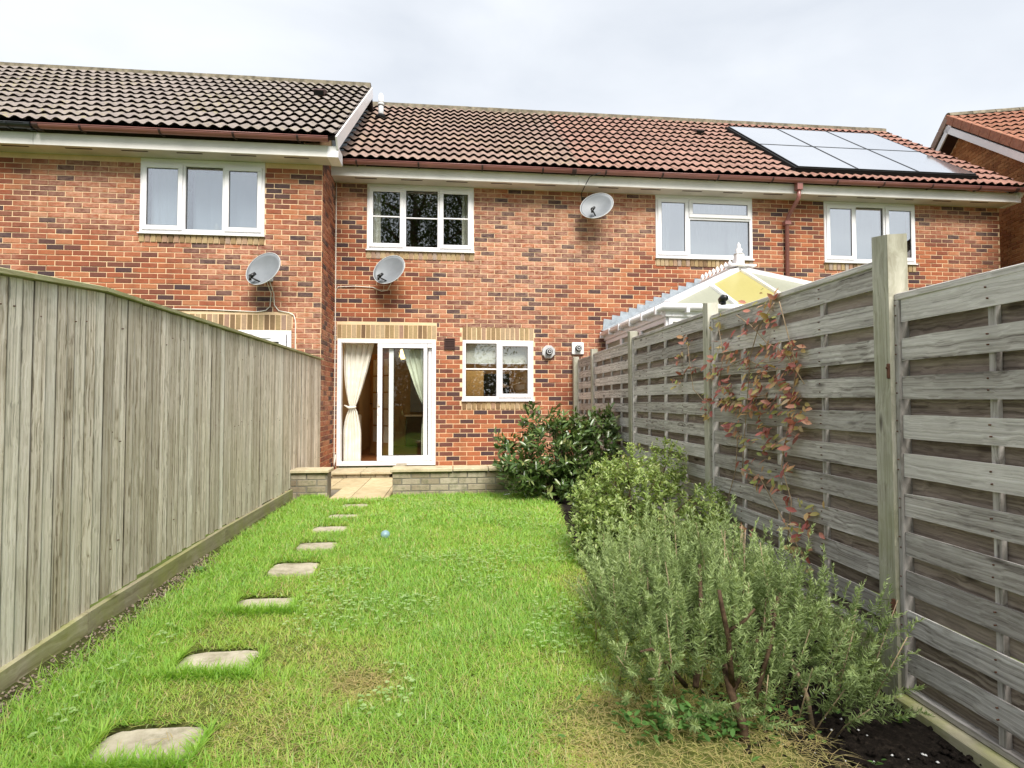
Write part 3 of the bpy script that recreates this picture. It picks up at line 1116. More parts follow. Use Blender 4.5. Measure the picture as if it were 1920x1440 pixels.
houses = []
for hi in range(3):
    x0, x1 = XS[hi], XS[hi + 1]
    h = thing("terraced_house", ((x0 + x1) / 2, 11.3, .1), labels[hi], "house", "houses of the brick terrace")
    houses.append(h)
    if hi == 0:
        holes = [(-1.85, -.28, .05, 2.303), (.15, 1.324, 1.30, 2.303), (-1.40, .33, 3.74, ZF + .02)]
        extra = [(-1.86, -.27, 2.303, 2.55), (.14, 1.334, 2.303, 2.53), (.14, 1.334, 1.165, 1.30), (-1.41, .34, 3.60, 3.74)]
    elif hi == 1:
        holes = [(3.435, 5.175, 3.74, ZF + .02)]
        extra = [(3.43, 5.18, 3.60, 3.74)]
    else:
        holes = [(6.505, 8.25, 3.74, ZF + .02)]
        extra = [(6.50, 8.255, 3.60, 3.74)]
    w = wall_body(h, x0 + (.0005 if hi else 0), x1 - .0005, YM, -.1, ZF + .01, holes)
    ch = [(a - x0, c - x0, p, q) for a, c, p, q in holes + extra]
    vis = (lambda P: P.z > .5) if hi == 0 else ((lambda P: P.z > 2.35 + (P.x - 2) * .15) if hi == 1 else (lambda P: P.z > 3.35))
    wall_bricks(w, (x0, YM, 0), (1, 0, 0), x1 - x0, .105, ZF, ch, "red", PIECE_LIMIT, vis, trim=((True, False), (False, False), (False, True))[hi])
    # buff soldier courses
    for a, c, p, q in extra:
        if q - p > .2: soldiers(w, a + .004, c - .004, YM, (p + q) / 2, "soldier")
        else: soldiers(w, a + .004, c - .004, YM, (p + q) / 2 - .002, "sillbrick")
    skip = lambda x, s: False
    tiled_roof(h, x0 + (.10 if hi == 0 else 0), x1 + (.12 if hi == 2 else 0), E0, Z0_, YR, ZR, tiles_m[hi])
    eaves(h, x0 + .002, x1 + (.03 if hi == 2 else 0), YM, ZF)
    br = {0: [(-1.5, 0), (-.55, 0), (.45, 0), (1.42, 0), (1.93, 1)], 1: [(2.45, 0), (3.4, 0), (4.35, 0), (5.3, 0)], 2: [(6.45, 0), (7.3, 0), (8.2, 0), (9.1, 0), (9.82, 1)]}[hi]
    gutter(h, x0 + (.015 if hi == 0 else .001), x1 + (.09 if hi == 2 else -.001), 8.945, 5.03, "gutter_brown", br)
    # room shells behind the openings
    if hi == 0:
        room(h, -1.88, -.02, 9.62, 13.4, .262, 2.62)
        room(h, .02, 1.95, 9.62, 12.6, .262, 2.62)
        room(h, -1.7, 1.2, 9.62, 12.4, 3.0, 5.1, "room_dark", "room_dark")
    elif hi == 1:
        room(h, 3.2, 5.4, 9.62, 10.6, 3.0, 5.1, "net_curtain", "room_dark")
    else:
        room(h, 6.3, 8.5, 9.62, 12.4, 3.0, 5.1, "room_dark", "room_dark")
h0, h1, h2 = houses

# gable end wall and verge of the last house
b = MB()
b.box(9.905, 9.928, YM + .221, 15.3, -.1, 4.84)
b.add([(9.905, YM, 4.84), (9.905, 15.3, 4.84), (9.905, 12.3, 7.45), (9.928, YM, 4.84), (9.928, 15.3, 4.84), (9.928, 12.3, 7.45)], [(0, 1, 2), (3, 5, 4), (0, 2, 5, 3), (1, 4, 5, 2)])
gw = b.build("gable_wall", MATS["mortar"], h2, recenter=False)
Mr = roof_frame((0, E0, Z0_), (1, 0, 0), (0, YR - E0, ZR - Z0_))
RL = math.hypot(YR - E0, ZR - Z0_)
b = MB()
b.box(9.99, 10.035, 0, RL, -.16, .03, M=Mr)
b.build("verge_board", MATS["upvc_old"], h2)
b = MB()
b.box(9.935, 10.035, YM - .315, YM - .0, ZF - .002, ZF + .17)
b.build("box_end", MATS["upvc"], h2)

# windows of the terrace
def head_board(parent, x0, x1, y, z0, z1):
    b = MB()
    b.bbox(x0, x1, y - .006, y + .06, z0, z1, .003)
    b.build("window_head", MATS["upvc"], parent)


ZW1 = 4.80
window(h0, -1.396, .33, 3.765, ZW1, YM - .002, [(0, .345, 0, 1, 1), (.345, .672, 0, 1, 0), (.672, 1, 0, 1, 1)], "glass", bars=True)
window(h1, 3.437, 5.172, 3.765, ZW1, YM - .002, [(0, .335, 0, 1, 1), (.335, 1, .66, 1, 1), (.335, 1, 0, .66, 0)], "glass_bright")
window(h2, 6.508, 8.247, 3.765, ZW1, YM - .002, [(0, .33, 0, 1, 1), (.33, .66, 0, 1, 0), (.66, 1, 0, 1, 1)], "glass_bright")
window(h0, .152, 1.322, 1.325, 2.300, YM - .002, [(0, .5, 0, 1, 0), (.5, 1, 0, 1, 1)], "glass", bars=True)
for hh, a, c in ((h0, -1.396, .33), (h1, 3.437, 5.172), (h2, 6.508, 8.247)):
    head_board(hh, a, c, YM - .002, ZW1 + .001, ZF + .004)

# downpipe between the second and third house
b = MB()
dx = 5.80
b.bbox(dx - .05, dx + .05, 8.93, 9.03, 4.86, 5.00, .006)
b.tube([(dx, 8.98, 4.87), (dx, 8.98, 4.74), (dx - .01, 9.06, 4.66), (dx - .02, 9.24, 4.52), (dx - .02, 9.30, 4.44), (dx - .02, 9.30, .2)], .034, 8)
for z in (4.40, 2.9, 1.4):
    b.bbox(dx - .075, dx + .035, 9.255, 9.352, z - .035, z + .035, .004)
b.build("downpipe", MATS["gutter_brown"], h1)

# sliding patio door
dpar = thing("sliding_door", (-1.065, YM, .264))
WMp = WM[h0]
dpar.parent = h0
dpar.matrix_parent_inverse = WMp.inverted()
b = MB()
bar_frame(b, -1.848, -.282, .266, 2.300, YM - .012, YM + .12, .062)
b.bbox(-1.786, -.344, YM - .018, YM - .013, .30, .312, .001)
b.build("door_frame", MATS["upvc"], dpar)


def sash(x0, x1, y, z0=.335, z1=2.235, w=.075, wb=.085):
    b = MB()
    b.bbox(x0, x1, y, y + .045, z1 - w, z1, .005)
    b.bbox(x0, x1, y, y + .045, z0, z0 + wb, .005)
    b.bbox(x0, x0 + w, y, y + .045, z0 + wb, z1 - w, .005)
    b.bbox(x1 - w * .8, x1, y, y + .045, z0 + wb, z1 - w, .005)
    b.build("sash", MATS["upvc"], dpar)
    b = MB()
    bar_frame(b, x0 + w, x1 - w * .8, z0 + wb, z1 - w, y + .012, y + .03, .007, .001)
    b.build("gasket", MATS["gasket"], dpar)
    b = MB()
    b.box(x0 + w + .003, x1 - w * .8 - .003, y + .018, y + .028, z0 + wb + .003, z1 - w - .003)
    b.build("pane", MATS["glass_door"], dpar)


sash(-1.215, -.42, YM - .006)
sash(-1.04, -.345, YM + .055)
b = MB()
b.bbox(-1.205, -1.165, YM - .036, YM - .007, 1.22, 1.46, .008)
b.bbox(-1.195, -1.178, YM - .05, YM - .036, 1.25, 1.42, .005)
b.bbox(-1.20, -1.175, YM - .022, YM - .007, 1.08, 1.12, .004)
b.build("door_handle", MATS["upvc"], dpar)
b = MB()
b.bbox(-.42 + .005, -.345, YM - .004, YM + .04, 2.17, 2.235, .004)
b.build("frame_block", MATS["upvc"], dpar)

# curtains tied back inside the door
def tied(name, xo, xi_top, xt, xb, y, label, seed):
    """xo outer edge, xi_top inner edge at the top, xt the knot's inner edge, xb inner edge at the bottom"""
    zt, zk, zb = 2.25, 1.20, .30
    sgn = 1 if xi_top > xo else -1

    def fx(t):
        z = zb + (zt - zb) * t
        if z > zk:
            k = (z - zk) / (zt - zk)
            inner = xt + (xi_top - xt) * (k ** .8)
            outer = xo + sgn * .10 * (1 - k) ** 3
        else:
            k = (zk - z) / (zk - zb)
            inner = xt + (xb - xt) * min(1, k * 2.2) ** .6
            outer = xo + sgn * .10 * (1 - min(1, k * 2)) ** 2
        return (outer, inner)
    Vv, Ff = wavy_sheet(0, 1, zb, zt, y, .022, 5, 60, 26, fx, seed)
    root = thing(name, ((xo + xb) / 2, y, zb), label, "curtain", "cream curtains in the patio door")
    b = MB()
    b.add(Vv, Ff, 0, True)
    b.build("curtain_cloth", MATS["curtain"], root)
    b = MB()
    b.tube([(xo + sgn * .02, y + .01, zk + .03), (xo + sgn * .1, y - .045, zk - .005), (xt, y - .02, zk + .0), (xt + sgn * .01, y + .02, zk + .01)], [.012, .02, .02, .012], 8)
    b.build("tieback", MATS["curtain"], root)


tied("curtain", -1.79, -1.30, -1.60, -1.50, YM + .20, "cream curtain tied back at the open left half of the patio door", 3)
tied("curtain", -.33, -.86, -.47, -.52, YM + .17, "cream curtain tied back behind the glass of the patio door, right half", 5)

# inside the dining room: glazed pine door, radiator, lamp, distant window
idr = thing("inner_door", (-1.42, 11.2, .265), "pine door with narrow glazed panes standing open inside the room", "door")
Md = frame_matrix((-1.62, 11.5, .27), Vector((.62, -.78, 0)), (0, 0, 1))
b = MB()
wd, hd = .76, 1.95
b.bbox(0, .10, -.02, .02, 0, hd, .004, M=Md)
b.bbox(wd - .10, wd, -.02, .02, 0, hd, .004, M=Md)
b.bbox(.10, wd - .10, -.02, .02, hd - .11, hd, .004, M=Md)
b.bbox(.10, wd - .10, -.02, .02, 0, .24, .004, M=Md)
for i in (1, 2):
    b.box(.10 + i * .187 - .012, .10 + i * .187 + .012, -.014, .014, .24, hd - .11, M=Md)
for i in range(1, 5):
    z = .24 + i * (hd - .35) / 5
    b.box(.10, wd - .10, -.012, .012, z - .011, z + .011, M=Md)
b.build("door_leaf", MATS["pine"], idr)
b = MB()
b.box(.1, wd - .1, -.003, .003, .24, hd - .11, M=Md)
b.build("pane", MATS["blind_cream"], idr)
b = MB()
b.tube([Md @ Vector((.07, -.02, .98)), Md @ Vector((.07, -.06, .98)), Md @ Vector((.16, -.065, .98))], .009, 6)
b.build("door_handle", MATS["black_plastic"], idr)
rad = thing("radiator", (-1.72, 10.4, .4), "white panel radiator inside the room beside the left curtain", "radiator")
b = MB()
b.bbox(-1.80, -1.72, 9.95, 11.0, .42, 1.05, .01)
for i in range(20):
    yy = 9.98 + i * .05
    b.box(-1.722, -1.712, yy, yy + .025, .45, 1.02)
b.build("radiator_panel", MATS["radiator"], rad)
b = MB()
b.tube([(-1.76, 9.93, .43), (-1.76, 9.93, .27)], .01, 6)
b.build("valve_pipe", MATS["rust"], rad)
# far window of the dining room
b = MB()
b.box(-.98, -.40, 13.32, 13.38, 1.05, 2.1)
fw = b.build("picture_board", MATS["dish_grey"], None)
props(fw, "pale grey panel on the far wall, seen through the door glass", "panel")
# sideboard under it
sb = thing("sideboard", (-.7, 13.1, .265), "dark low sideboard at the back of the room behind the patio door", "sideboard")
b = MB()
b.bbox(-1.05, -.35, 12.9, 13.3, .30, .95, .01)
b.build("carcass", MATS["room_dark"], sb)
b = MB()
b.bbox(-1.08, -.32, 12.88, 13.32, .955, .99, .006)
b.build("top", MATS["radiator"], sb)
# small hanging lamp
lp = thing("pendant_lamp", (-.92, 10.6, 2.1), "small lit yellow lamp hanging inside at the top of the patio door", "lamp")
b = MB()
b.tube([(-.92, 10.6, 2.6), (-.92, 10.6, 2.28)], .004, 5)
b.build("cord", MATS["black_plastic"], lp)
mm, nn_, pp = newmat("lamp_glow")
pp.inputs["Base Color"].default_value = (.9, .7, .35, 1)
pp.inputs["Emission Color"].default_value = (1, .68, .28, 1)
pp.inputs["Emission Strength"].default_value = 1.6
b = MB()
b.tube([(-.92, 10.6, 2.30), (-.92, 10.6, 2.22), (-.92, 10.6, 2.12), (-.92, 10.6, 2.07)], [.015, .05, .06, .03], 10)
b.build("lamp_shade", mm, lp)
for nm, loc, en in (("room_lamp", (-.95, 10.9, 2.2), 8), ("kitchen_lamp", (.75, 10.8, 2.4), 14)):
    ld = bpy.data.lights.new(nm, 'POINT')
    ld.energy = en
    ld.color = (1, .82, .56)
    ld.shadow_soft_size = .12
    lo_ = bpy.data.objects.new(nm, ld)
    lo_.location = loc
    COL.objects.link(lo_)

# kitchen: roller blind, cupboard and oven
bl = thing("roller_blind", (.74, YM + .13, 2.0), "white roller blind half lowered in the kitchen window", "blind")
b = MB()
b.box(.20, .72, YM + .12, YM + .124, 1.93, 2.27)
b.box(.76, 1.28, YM + .12, YM + .124, 1.93, 2.27)
b.build("blind_cloth", MATS["blind_cream"], bl)
b = MB()
b.tube([(.20, YM + .122, 1.925), (.72, YM + .122, 1.925)], .009, 6)
b.tube([(.76, YM + .122, 1.925), (1.28, YM + .122, 1.925)], .009, 6)
b.build("blind_rail", MATS["upvc"], bl)
kc = thing("kitchen_cupboard", (.5, 11.9, .3), "cream kitchen cupboards with a dark oven inside the kitchen window", "cupboard")
b = MB()
b.bbox(.1, .62, 11.6, 12.1, .3, 1.92, .01)
b.bbox(1.18, 1.9, 11.6, 12.1, .3, 1.2, .01)
b.build("cupboard_carcass", MATS["cabinet"], kc)
b = MB()
b.bbox(.64, 1.15, 11.62, 12.1, 1.45, 1.86, .01)
b.build("oven", MATS["deep_black"], kc)
b = MB()
b.bbox(.1, 1.9, 11.55, 12.1, 1.20, 1.24, .006)
b.build("worktop", MATS["room_dark"], kc)
rk = thing("dryer_reflection", (1.05, 10.2, 1.3), "thin white wires added for the reflection of a rotary dryer in the kitchen window", "rack")  # wire shape added in place of a rotary dryer's reflection in the pane
b = MB()
for k in range(5):
    b.tube([(.85, 10.1 + k * .04, 1.62 - .02 * k), (1.0, 10.1, 1.56), (1.06 + .01 * k, 10.1, 1.60), (1.30, 10.1, 1.64 + .012 * k)], .006, 5)
b.tube([(1.04, 10.1, 1.58), (.98, 10.12, 1.35)], .006, 5)
b.tube([(1.04, 10.1, 1.58), (1.12, 10.12, 1.35)], .006, 5)
b.build("wire", MATS["upvc"], rk)

# curtains at the upper windows, and pale sheets added to brighten the glass
def drape(x0, x1, z0, z1, y, label, seed, mat="net_curtain", waves=5, group="curtains at the upper windows"):
    Vv, Ff = wavy_sheet(x0, x1, z0, z1, y, .016, waves, 36, 3, None, seed)
    b = MB()
    b.add(Vv, Ff, 0, True)
    o = b.build("curtain", MATS[mat])
    props(o, label, "curtain", group)


drape(-1.36, -1.20, 3.78, 4.79, YM + .17, "narrow pale curtain at the left edge of the window with glazing bars, upstairs", 1, "curtain", 3)
drape(.14, .30, 3.78, 4.79, YM + .17, "narrow pale curtain at the right edge of the window with glazing bars, upstairs", 2, "curtain", 3)
drape(3.98, 4.80, 3.78, 4.79, YM + .26, "added white sheet brightening the window above the conservatory, between its curtains", 14, "net_curtain", 9)  # extra net added to make the glass look brighter
drape(3.50, 3.76, 3.78, 4.79, YM + .17, "white curtain in the tall left light of the window below the solar roof's left side", 3)
drape(4.82, 5.14, 3.78, 4.79, YM + .17, "white curtain at the right end of the window above the conservatory", 4)
drape(6.55, 8.22, 3.78, 4.79, YM + .20, "added pale sheet brightening the window behind the tall fence post", 6, "net_curtain", 12)  # sheet added in place of the bright sky reflection

# ---------------- wing house on the left
hl = thing("terraced_house", (-3.8, 10.5, .1), "nearer brick house on the left, behind the tall board fence, with a forward gable step", "house", "houses of the brick terrace")
ZFL = 4.745
EL, ZL0, YRL, ZRL = 8.05, 4.98, 11.45, 7.56
LX0, LX1 = -5.62, -1.91
holesL = [(-4.413, -2.715, 3.665, ZFL + .02), (-3.80, -2.32, .05, 2.318)]
extraL = [(-4.42, -2.708, 3.55, 3.665), (-3.81, -2.31, 2.318, 2.55)]
wL = wall_body(hl, LX0, LX1, YL, -.1, ZFL + .01, holesL)
wall_bricks(wL, (LX0, YL, 0), (1, 0, 0), LX1 - LX0 - .002, .105, ZFL, [(a - LX0, c - LX0, p, q) for a, c, p, q in holesL + extraL], "red", PIECE_LIMIT,
            lambda P: P.z > 2.0 + max(0, -P.x - 3.0) * .18, trim=(False, True))
for a, c, p, q in extraL:
    soldiers(wL, a + .004, c - .004, YL, (p + q) / 2, "soldier" if q - p > .2 else "sillbrick")
# side wall of the step
b = MB()
b.box(LX1 - .22, LX1 - .001, YL + .221, YM + .001, -.1, ZFL + .01)
b.box(LX1 - .22, LX1 - .001, YM + .001, 14.4, 3.0, 4.98)
b.add([(LX1 - .22, YL - .2, 4.98), (LX1 - .22, 14.4, 4.98), (LX1 - .22, YRL, 7.40), (LX1 - .001, YL - .2, 4.98), (LX1 - .001, 14.4, 4.98), (LX1 - .001, YRL, 7.40)], [(0, 1, 2), (3, 5, 4), (0, 2, 5, 3), (1, 4, 5, 2), (0, 3, 4, 1)])
sw = b.build("side_wall", MATS["mortar"], hl, recenter=False)
wall_bricks(sw, (LX1, YL, 0), (0, 1, 0), YM - YL - .002, .105, 4.98, [], "red", PIECE_LIMIT, lambda P: True)
# first return header at the corner is covered by the front courses
tiled_roof(hl, LX0, LX1 + .26, EL, ZL0, YRL, ZRL, "tile_taupe")
eaves(hl, LX0 + .001, LX1 + .13, YL, ZFL)
gutter(hl, LX0 + .08, LX1 + .17, 8.065, 4.97, "gutter_brown", [(-5.50, 1), (-4.95, 0), (-3.95, 0), (-3.0, 0), (-2.15, 0)])
MrL = roof_frame((0, EL, ZL0), (1, 0, 0), (0, YRL - EL, ZRL - ZL0))
RLL = math.hypot(YRL - EL, ZRL - ZL0)
b = MB()
b.bbox(LX1 + .262, LX1 + .287, .0, RLL, -.17, .012, .003, M=MrL)
b.build("verge_board", MATS["upvc"], hl)
b = MB()
b.bbox(LX1 + .131, LX1 + .285, YL - .318, YL - .0, ZFL - .003, ZFL + .16, .003)
b.build("box_end", MATS["upvc"], hl)
# lead soakers where the lower roof meets the step
for i in range(13):
    s0 = .30 + i * .31
    b = MB()
    Mx = roof_frame((0, E0, Z0_), (1, 0, 0), (0, YR - E0, ZR - Z0_))
    b.box(LX1 + .01, LX1 + .17, s0 - .02, s0 + .33, .055 + .004 * (i % 2), .064 + .004 * (i % 2), M=Mx)
    b.box(LX1 + .004, LX1 + .012, s0, s0 + .30, .06, .24, M=Mx)
    b.build("lead_flashing", MATS["lead"], hl)
window(hl, -4.411, -2.717, 3.690, 4.70, YL - .002, [(0, .345, 0, 1, 1), (.345, .672, 0, 1, 0), (.672, 1, 0, 1, 1)], "glass_coated")
head_board(hl, -4.411, -2.717, YL - .002, 4.701, ZFL + .004)
room(hl, -4.6, -2.5, YL + .25, 11.3, 3.0, 5.0, "room_dark", "room_dark")
drape(-4.36, -3.85, 3.70, 4.69, YL + .17, "pale net curtain in the left light of the nearer house's upper window", 8)
drape(-3.83, -2.76, 3.70, 4.69, YL + .30, "pale blue blind across the right of the nearer house's upper window", 9)  # both sheets here are added to lift the window's brightness
orn = MB()
orn.tube([(-3.42, YL + .12, 3.70), (-3.42, YL + .12, 3.76), (-3.42, YL + .12, 3.84), (-3.42, YL + .12, 3.88)], [.05, .055, .03, .005], 8)
orn.build("body", MATS["blind_cream"])
props(bpy.data.objects["body"], "small pale ornament on the sill of the nearer house's upper window", "ornament")
bpy.data.objects["body"].name = "ornament"
# back door of the wing
dL = MB()
bar_frame(dL, -3.796, -2.324, .15, 2.315, YL - .012, YL + .055, .06)
dL.bbox(-3.09, -3.03, YL - .010, YL + .05, .21, 2.255, .004)
dl = dL.build("french_door", MATS["upvc"], hl)
for a0, a1 in ((-3.73, -3.09), (-3.035, -2.39)):
    b = MB()
    bar_frame(b, a0, a1, .22, 2.25, YL - .034, YL - .014, .10)
    b.build("door_leaf", MATS["upvc"], dl)
    b = MB()
    b.box(a0 + .103, a1 - .103, YL - .024, YL - .016, .33, 2.145)
    b.build("pane", MATS["glass_door"], dl)
b = MB()
b.bbox(-2.83, -2.60, YL - .043, YL - .035, 2.195, 2.21, .002)
b.build("trickle_vent", MATS["flue_grey"], dl)
b = MB()
b.tube([(-2.42, YL - .035, 2.02), (-2.42, YL - .07, 2.02), (-2.50, YL - .075, 2.02)], .009, 6)
b.bbox(-2.437, -2.403, YL - .045, YL - .035, 1.9, 2.08, .003)
b.build("door_handle", MATS["upvc"], dl)
room(hl, -4.5, -2.1, YL + .25, 11.0, .2, 2.5, "room_dark", "room_dark")

# far left house, mostly its roof
hf = thing("terraced_house", (-7.5, 10.5, .1), "brick house at the far left edge, with black gutter and dark tiled roof", "house", "houses of the brick terrace")
wF = wall_body(hf, -9.3, -5.625, YL, -.1, ZFL + .01, [])
wall_bricks(wF, (-9.3, YL, 0), (1, 0, 0), 3.680, .105, ZFL, [], "red", 60, lambda P: P.z > 2.75 and P.x > -6.6, trim=(True, False))
tiled_roof(hf, -9.3, -5.625, EL, ZL0, YRL, ZRL, "tile_taupe")
eaves(hf, -9.3, -5.622, YL, ZFL)
gutter(hf, -9.3, -5.56, 8.065, 4.97, "gutter_black", [(-5.86, 0), (-5.60, 1), (-6.8, 0)])

# ---------------- detached house at the far right
P0 = Vector((10.72, 9.86, 0))
dd = Vector((math.sin(math.radians(15.8)), math.cos(math.radians(15.8)), 0))
nn = Vector((-dd.y, dd.x, 0))                          # facing us (left)
hr = thing("detached_house", tuple(P0 + dd * 2 - nn * 3), "separate orange brick house at the right edge with white bargeboards", "house")
APX = P0 + dd * 2.15
zap = 7.57
Mg = frame_matrix((P0.x, P0.y, 0), dd, (0, 0, 1))      # x along wall, y = away from us? resolved below
if (Mg.to_3x3() @ Vector((0, 1, 0))).dot(nn) > 0:      # want +y into the house
    pass
half = 4.3
slope = math.tan(math.radians(35))
xa = 1.50
b = MB()
into = -nn
def WP(a, d, z): return P0 + dd * a + into * d + Vector((0, 0, z))
zeave = zap - half * slope
b.add([WP(xa - half, 0, -.1), WP(xa + half, 0, -.1), WP(xa + half, 0, zeave - .33), WP(xa, 0, zap - .33), WP(xa - half, 0, zeave - .33),
       WP(xa - half, .2, -.1), WP(xa + half, .2, -.1), WP(xa + half, .2, zeave - .33), WP(xa, .2, zap - .33), WP(xa - half, .2, zeave - .33)],
      [(0, 1, 2, 3, 4), (9, 8, 7, 6, 5), (0, 5, 6, 1), (1, 6, 7, 2), (2, 7, 8, 3), (3, 8, 9, 4), (4, 9, 5, 0)])
wr_ = b.build("wall", MATS["mortar_orange"], hr, recenter=False)
# bricks: run along -dd so that the local front faces us
ub = -dd
b = MB()
full = []
rows = int((zap + .1) / .075)
for r in range(rows):
    zc = (r + .5) * .075
    hw_ = min(half, max(0, (zap - .36 - zc - .03) / slope))
    off = 0 if r % 2 else .1125
    a = -half + off
    while a < half:
        q0, q1 = max(a + .005, -hw_), min(a + .22, hw_)
        if q1 - q0 > .05 and zc > 1.5:
            ac = xa + (q0 + q1) / 2
            P = P0 + dd * ac + Vector((0, 0, zc))
            full.append((P, q1 - q0))
        a += .225
full.sort(key=lambda t: (0 if (t[0].z > 3.2 and t[1] > .2) else 1, (t[0] - Vector((0, 0, EYE))).length))
cnt = 0
u_ = dd if dd.cross(Vector((0, 0, 1))).length and (Vector((0, 0, 1)).cross(dd)).dot(into) > 0 else -dd
for P, wdt in full:
    if cnt < 300 and wdt > .21:
        inst("brick", ME["orange"], frame_matrix(P, u_, (0, 0, 1)), wr_, random.random())
        cnt += 1
    else:
        M = frame_matrix(P, u_, (0, 0, 1))
        b.box(-wdt / 2, wdt / 2, -.01, .004, -.0325, .0325, M=M, tint=random.random())
b.build("brickwork", MATS["brick_orange_j"], wr_, kind="stuff", recenter=False)
# its roof, ridge running away to the right
ridge0 = WP(xa, -.28, zap)
for sgn, nm in ((-1, "near"), (1, "far")):
    down = (dd * sgn * half * 1.06 + Vector((0, 0, -half * 1.06 * slope)))
    eave0 = ridge0 + down
    if sgn < 0:
        Mrr = roof_frame(eave0, into, -down)
    else:
        Mrr = roof_frame(eave0 + into * 9.0, -into, -down)
    if Mrr.col[2].z < 0:
        Mrr = roof_frame(eave0 + into * 9.0, -into, -down) if sgn < 0 else roof_frame(eave0, into, -down)
    ln = down.length
    b = MB()
    b.box(.02, 9.0, 0, ln, -.14, -.004, M=Mrr)
    rf = b.build("roof", MATS["tile_edge"], hr, recenter=False)
    if sgn < 0:
        me = tile_mesh("tile_terracotta", .33)
        rowsn = 15
        gg = ln / rowsn
        near_left = (Mrr @ Vector((0, 0, 0)) - eave0).length < .01
        for r in range(rowsn):
            for c in range(12):
                s_ = (c + .5) * .33 if near_left else 9.0 - (c + .5) * .33
                M = Mrr @ Matrix.Translation((s_, r * gg, .036)) @ Matrix.Rotation(-.034 / gg, 4, 'X')
                inst("tile", me, M, rf, random.random())
    # verge: cloaked tiles, bargeboard, soffit
    va = ridge0 + into * .0
    for k in range(12 if sgn < 0 else 7):
        t0, t1 = k * .36, k * .36 + .35
        dn = down.normalized()
        A = va + dn * (t0 + .02)
        Mv = roof_frame(A - into * .03 + Vector((0, 0, .045)), into, dn)
        b = MB()
        b.bbox(0, .10, 0, t1 - t0, (-.15 if Mv.col[2].z > 0 else -.025), (.025 if Mv.col[2].z > 0 else .15), .008, M=Mv)
        b.build("verge_tile", MATS["tile_terracotta" if sgn < 0 else "tile_brown"], rf)
    dn = down.normalized()
    Mv = roof_frame(va, into, dn)
    up_ = 1 if Mv.col[2].z > 0 else -1
    b = MB()
    z1_, z2_ = (-.29, -.152) if up_ > 0 else (.152, .29)
    b.bbox(.0, .03, 0.02, ln, z1_, z2_, .003, M=Mv)
    b.build("bargeboard", MATS["upvc"], hr)
    b = MB()
    z1_, z2_ = (-.29, -.275) if up_ > 0 else (.275, .29)
    b.box(.031, .28, 0.10, ln, z1_, z2_, M=Mv)
    b.build("verge_soffit", MATS["gutter_dark"], hr)
rb = MB()
for i in range(20):
    A = ridge0 + into * (i * .45)
    prof = [(math.cos(math.pi * k / 8) * .13, math.sin(math.pi * k / 8) * .11) for k in range(9)]
    vs = [A + dd * p + Vector((0, 0, q - .01)) for p, q in prof] + [A + into * .44 + dd * p + Vector((0, 0, q - .01)) for p, q in prof]
    c_ = MB()
    c_.add(vs, [(i2, i2 + 1, 9 + i2 + 1, 9 + i2) for i2 in range(8)] + [tuple(range(9)), tuple(range(17, 8, -1))], 0, True)
    c_.build("ridge_tile", MATS["mortar_ridge"], hr)

# ---------------- things on the terrace
def dish(x, y, z, label, az, tilt, arm_dir, face=(.0, -1, .25), rx=.27, rz=.235):
    root = thing("satellite_dish", (x, y, z), label, "satellite dish", "satellite dishes on the walls")
    f = Vector(face).normalized()
    M = Matrix.Translation((x, y, z)) @ f.to_track_quat('Z', 'Y').to_matrix().to_4x4() @ Matrix.Rotation(tilt, 4, 'Z')
    b = MB()
    nr, na = 6, 28
    vs, fs = [], []
    for side in (0, 1):
        for i in range(nr + 1):
            r = i / nr
            for k in range(na):
                t = 2 * math.pi * k / na
                vs.append((rx * r * math.cos(t), rz * r * math.sin(t), .06 * (r * r - 1) - side * .006))
    q = (nr + 1) * na
    for i in range(nr):
        for k in range(na):
            k2 = (k + 1) % na
            fs.append((i * na + k, (i + 1) * na + k, (i + 1) * na + k2, i * na + k2))
            fs.append((q + i * na + k, q + i * na + k2, q + (i + 1) * na + k2, q + (i + 1) * na + k))
    for k in range(na):
        k2 = (k + 1) % na
        fs.append((nr * na + k, q + nr * na + k, q + nr * na + k2, nr * na + k2))
    b.add([M @ Vector(v_) for v_ in vs], fs, 0, True)
    b.build("reflector", MATS["dish_grey"], root)
    b = MB()
    b.tube([M @ Vector((rx * math.cos(2 * math.pi * k / 28), rz * math.sin(2 * math.pi * k / 28), -.003)) for k in range(29)], .006, 5, caps=False)
    b.build("rim", MATS["flue_grey"], root)
    ad = Vector(arm_dir)
    low = Vector((x, y, z)) + Vector((ad.x * .05, 0, -.20))
    tip = low + ad
    b = MB()
    b.tube([Vector((x, y + .04, z - .12)), low, tip], .012, 6)
    b.build("arm", MATS["black_plastic"], root)
    b = MB()
    b.tube([tip, tip + (Vector((x, y, z)) - tip).normalized() * .09], [.03, .022], 10)
    b.tube([tip + Vector((0, 0, .01)), tip + Vector((0, .01, -.05))], .018, 8)
    b.build("receiver", MATS["black_plastic"], root)
    b = MB()
    b.tube([(x, y + .09, z - .02), (x, y + .16, z - .03), (x, y + .28, z - .03)], .018, 8)
    b.bbox(x - .05, x + .05, y + .27, y + .295, z - .12, z + .06, .003)
    b.build("bracket", MATS["flue_grey"], root)
    return root


dish(-2.63, YL - .31, 3.14, "grey satellite dish on the nearer left house above the board fence", 0, .6, (-.13, -.10, .06), face=(-.35, -1, .32))
dish(-1.01, YM - .31, 3.37, "grey satellite dish below the upstairs window with glazing bars", 0, .6, (-.14, -.10, .06), face=(-.35, -1, .32))
dish(2.33, YM - .31, 4.505, "grey satellite dish high on the wall close under the brown gutter", 0, .55, (-.10, -.12, .09), face=(-.30, -1, .38), rx=.28)


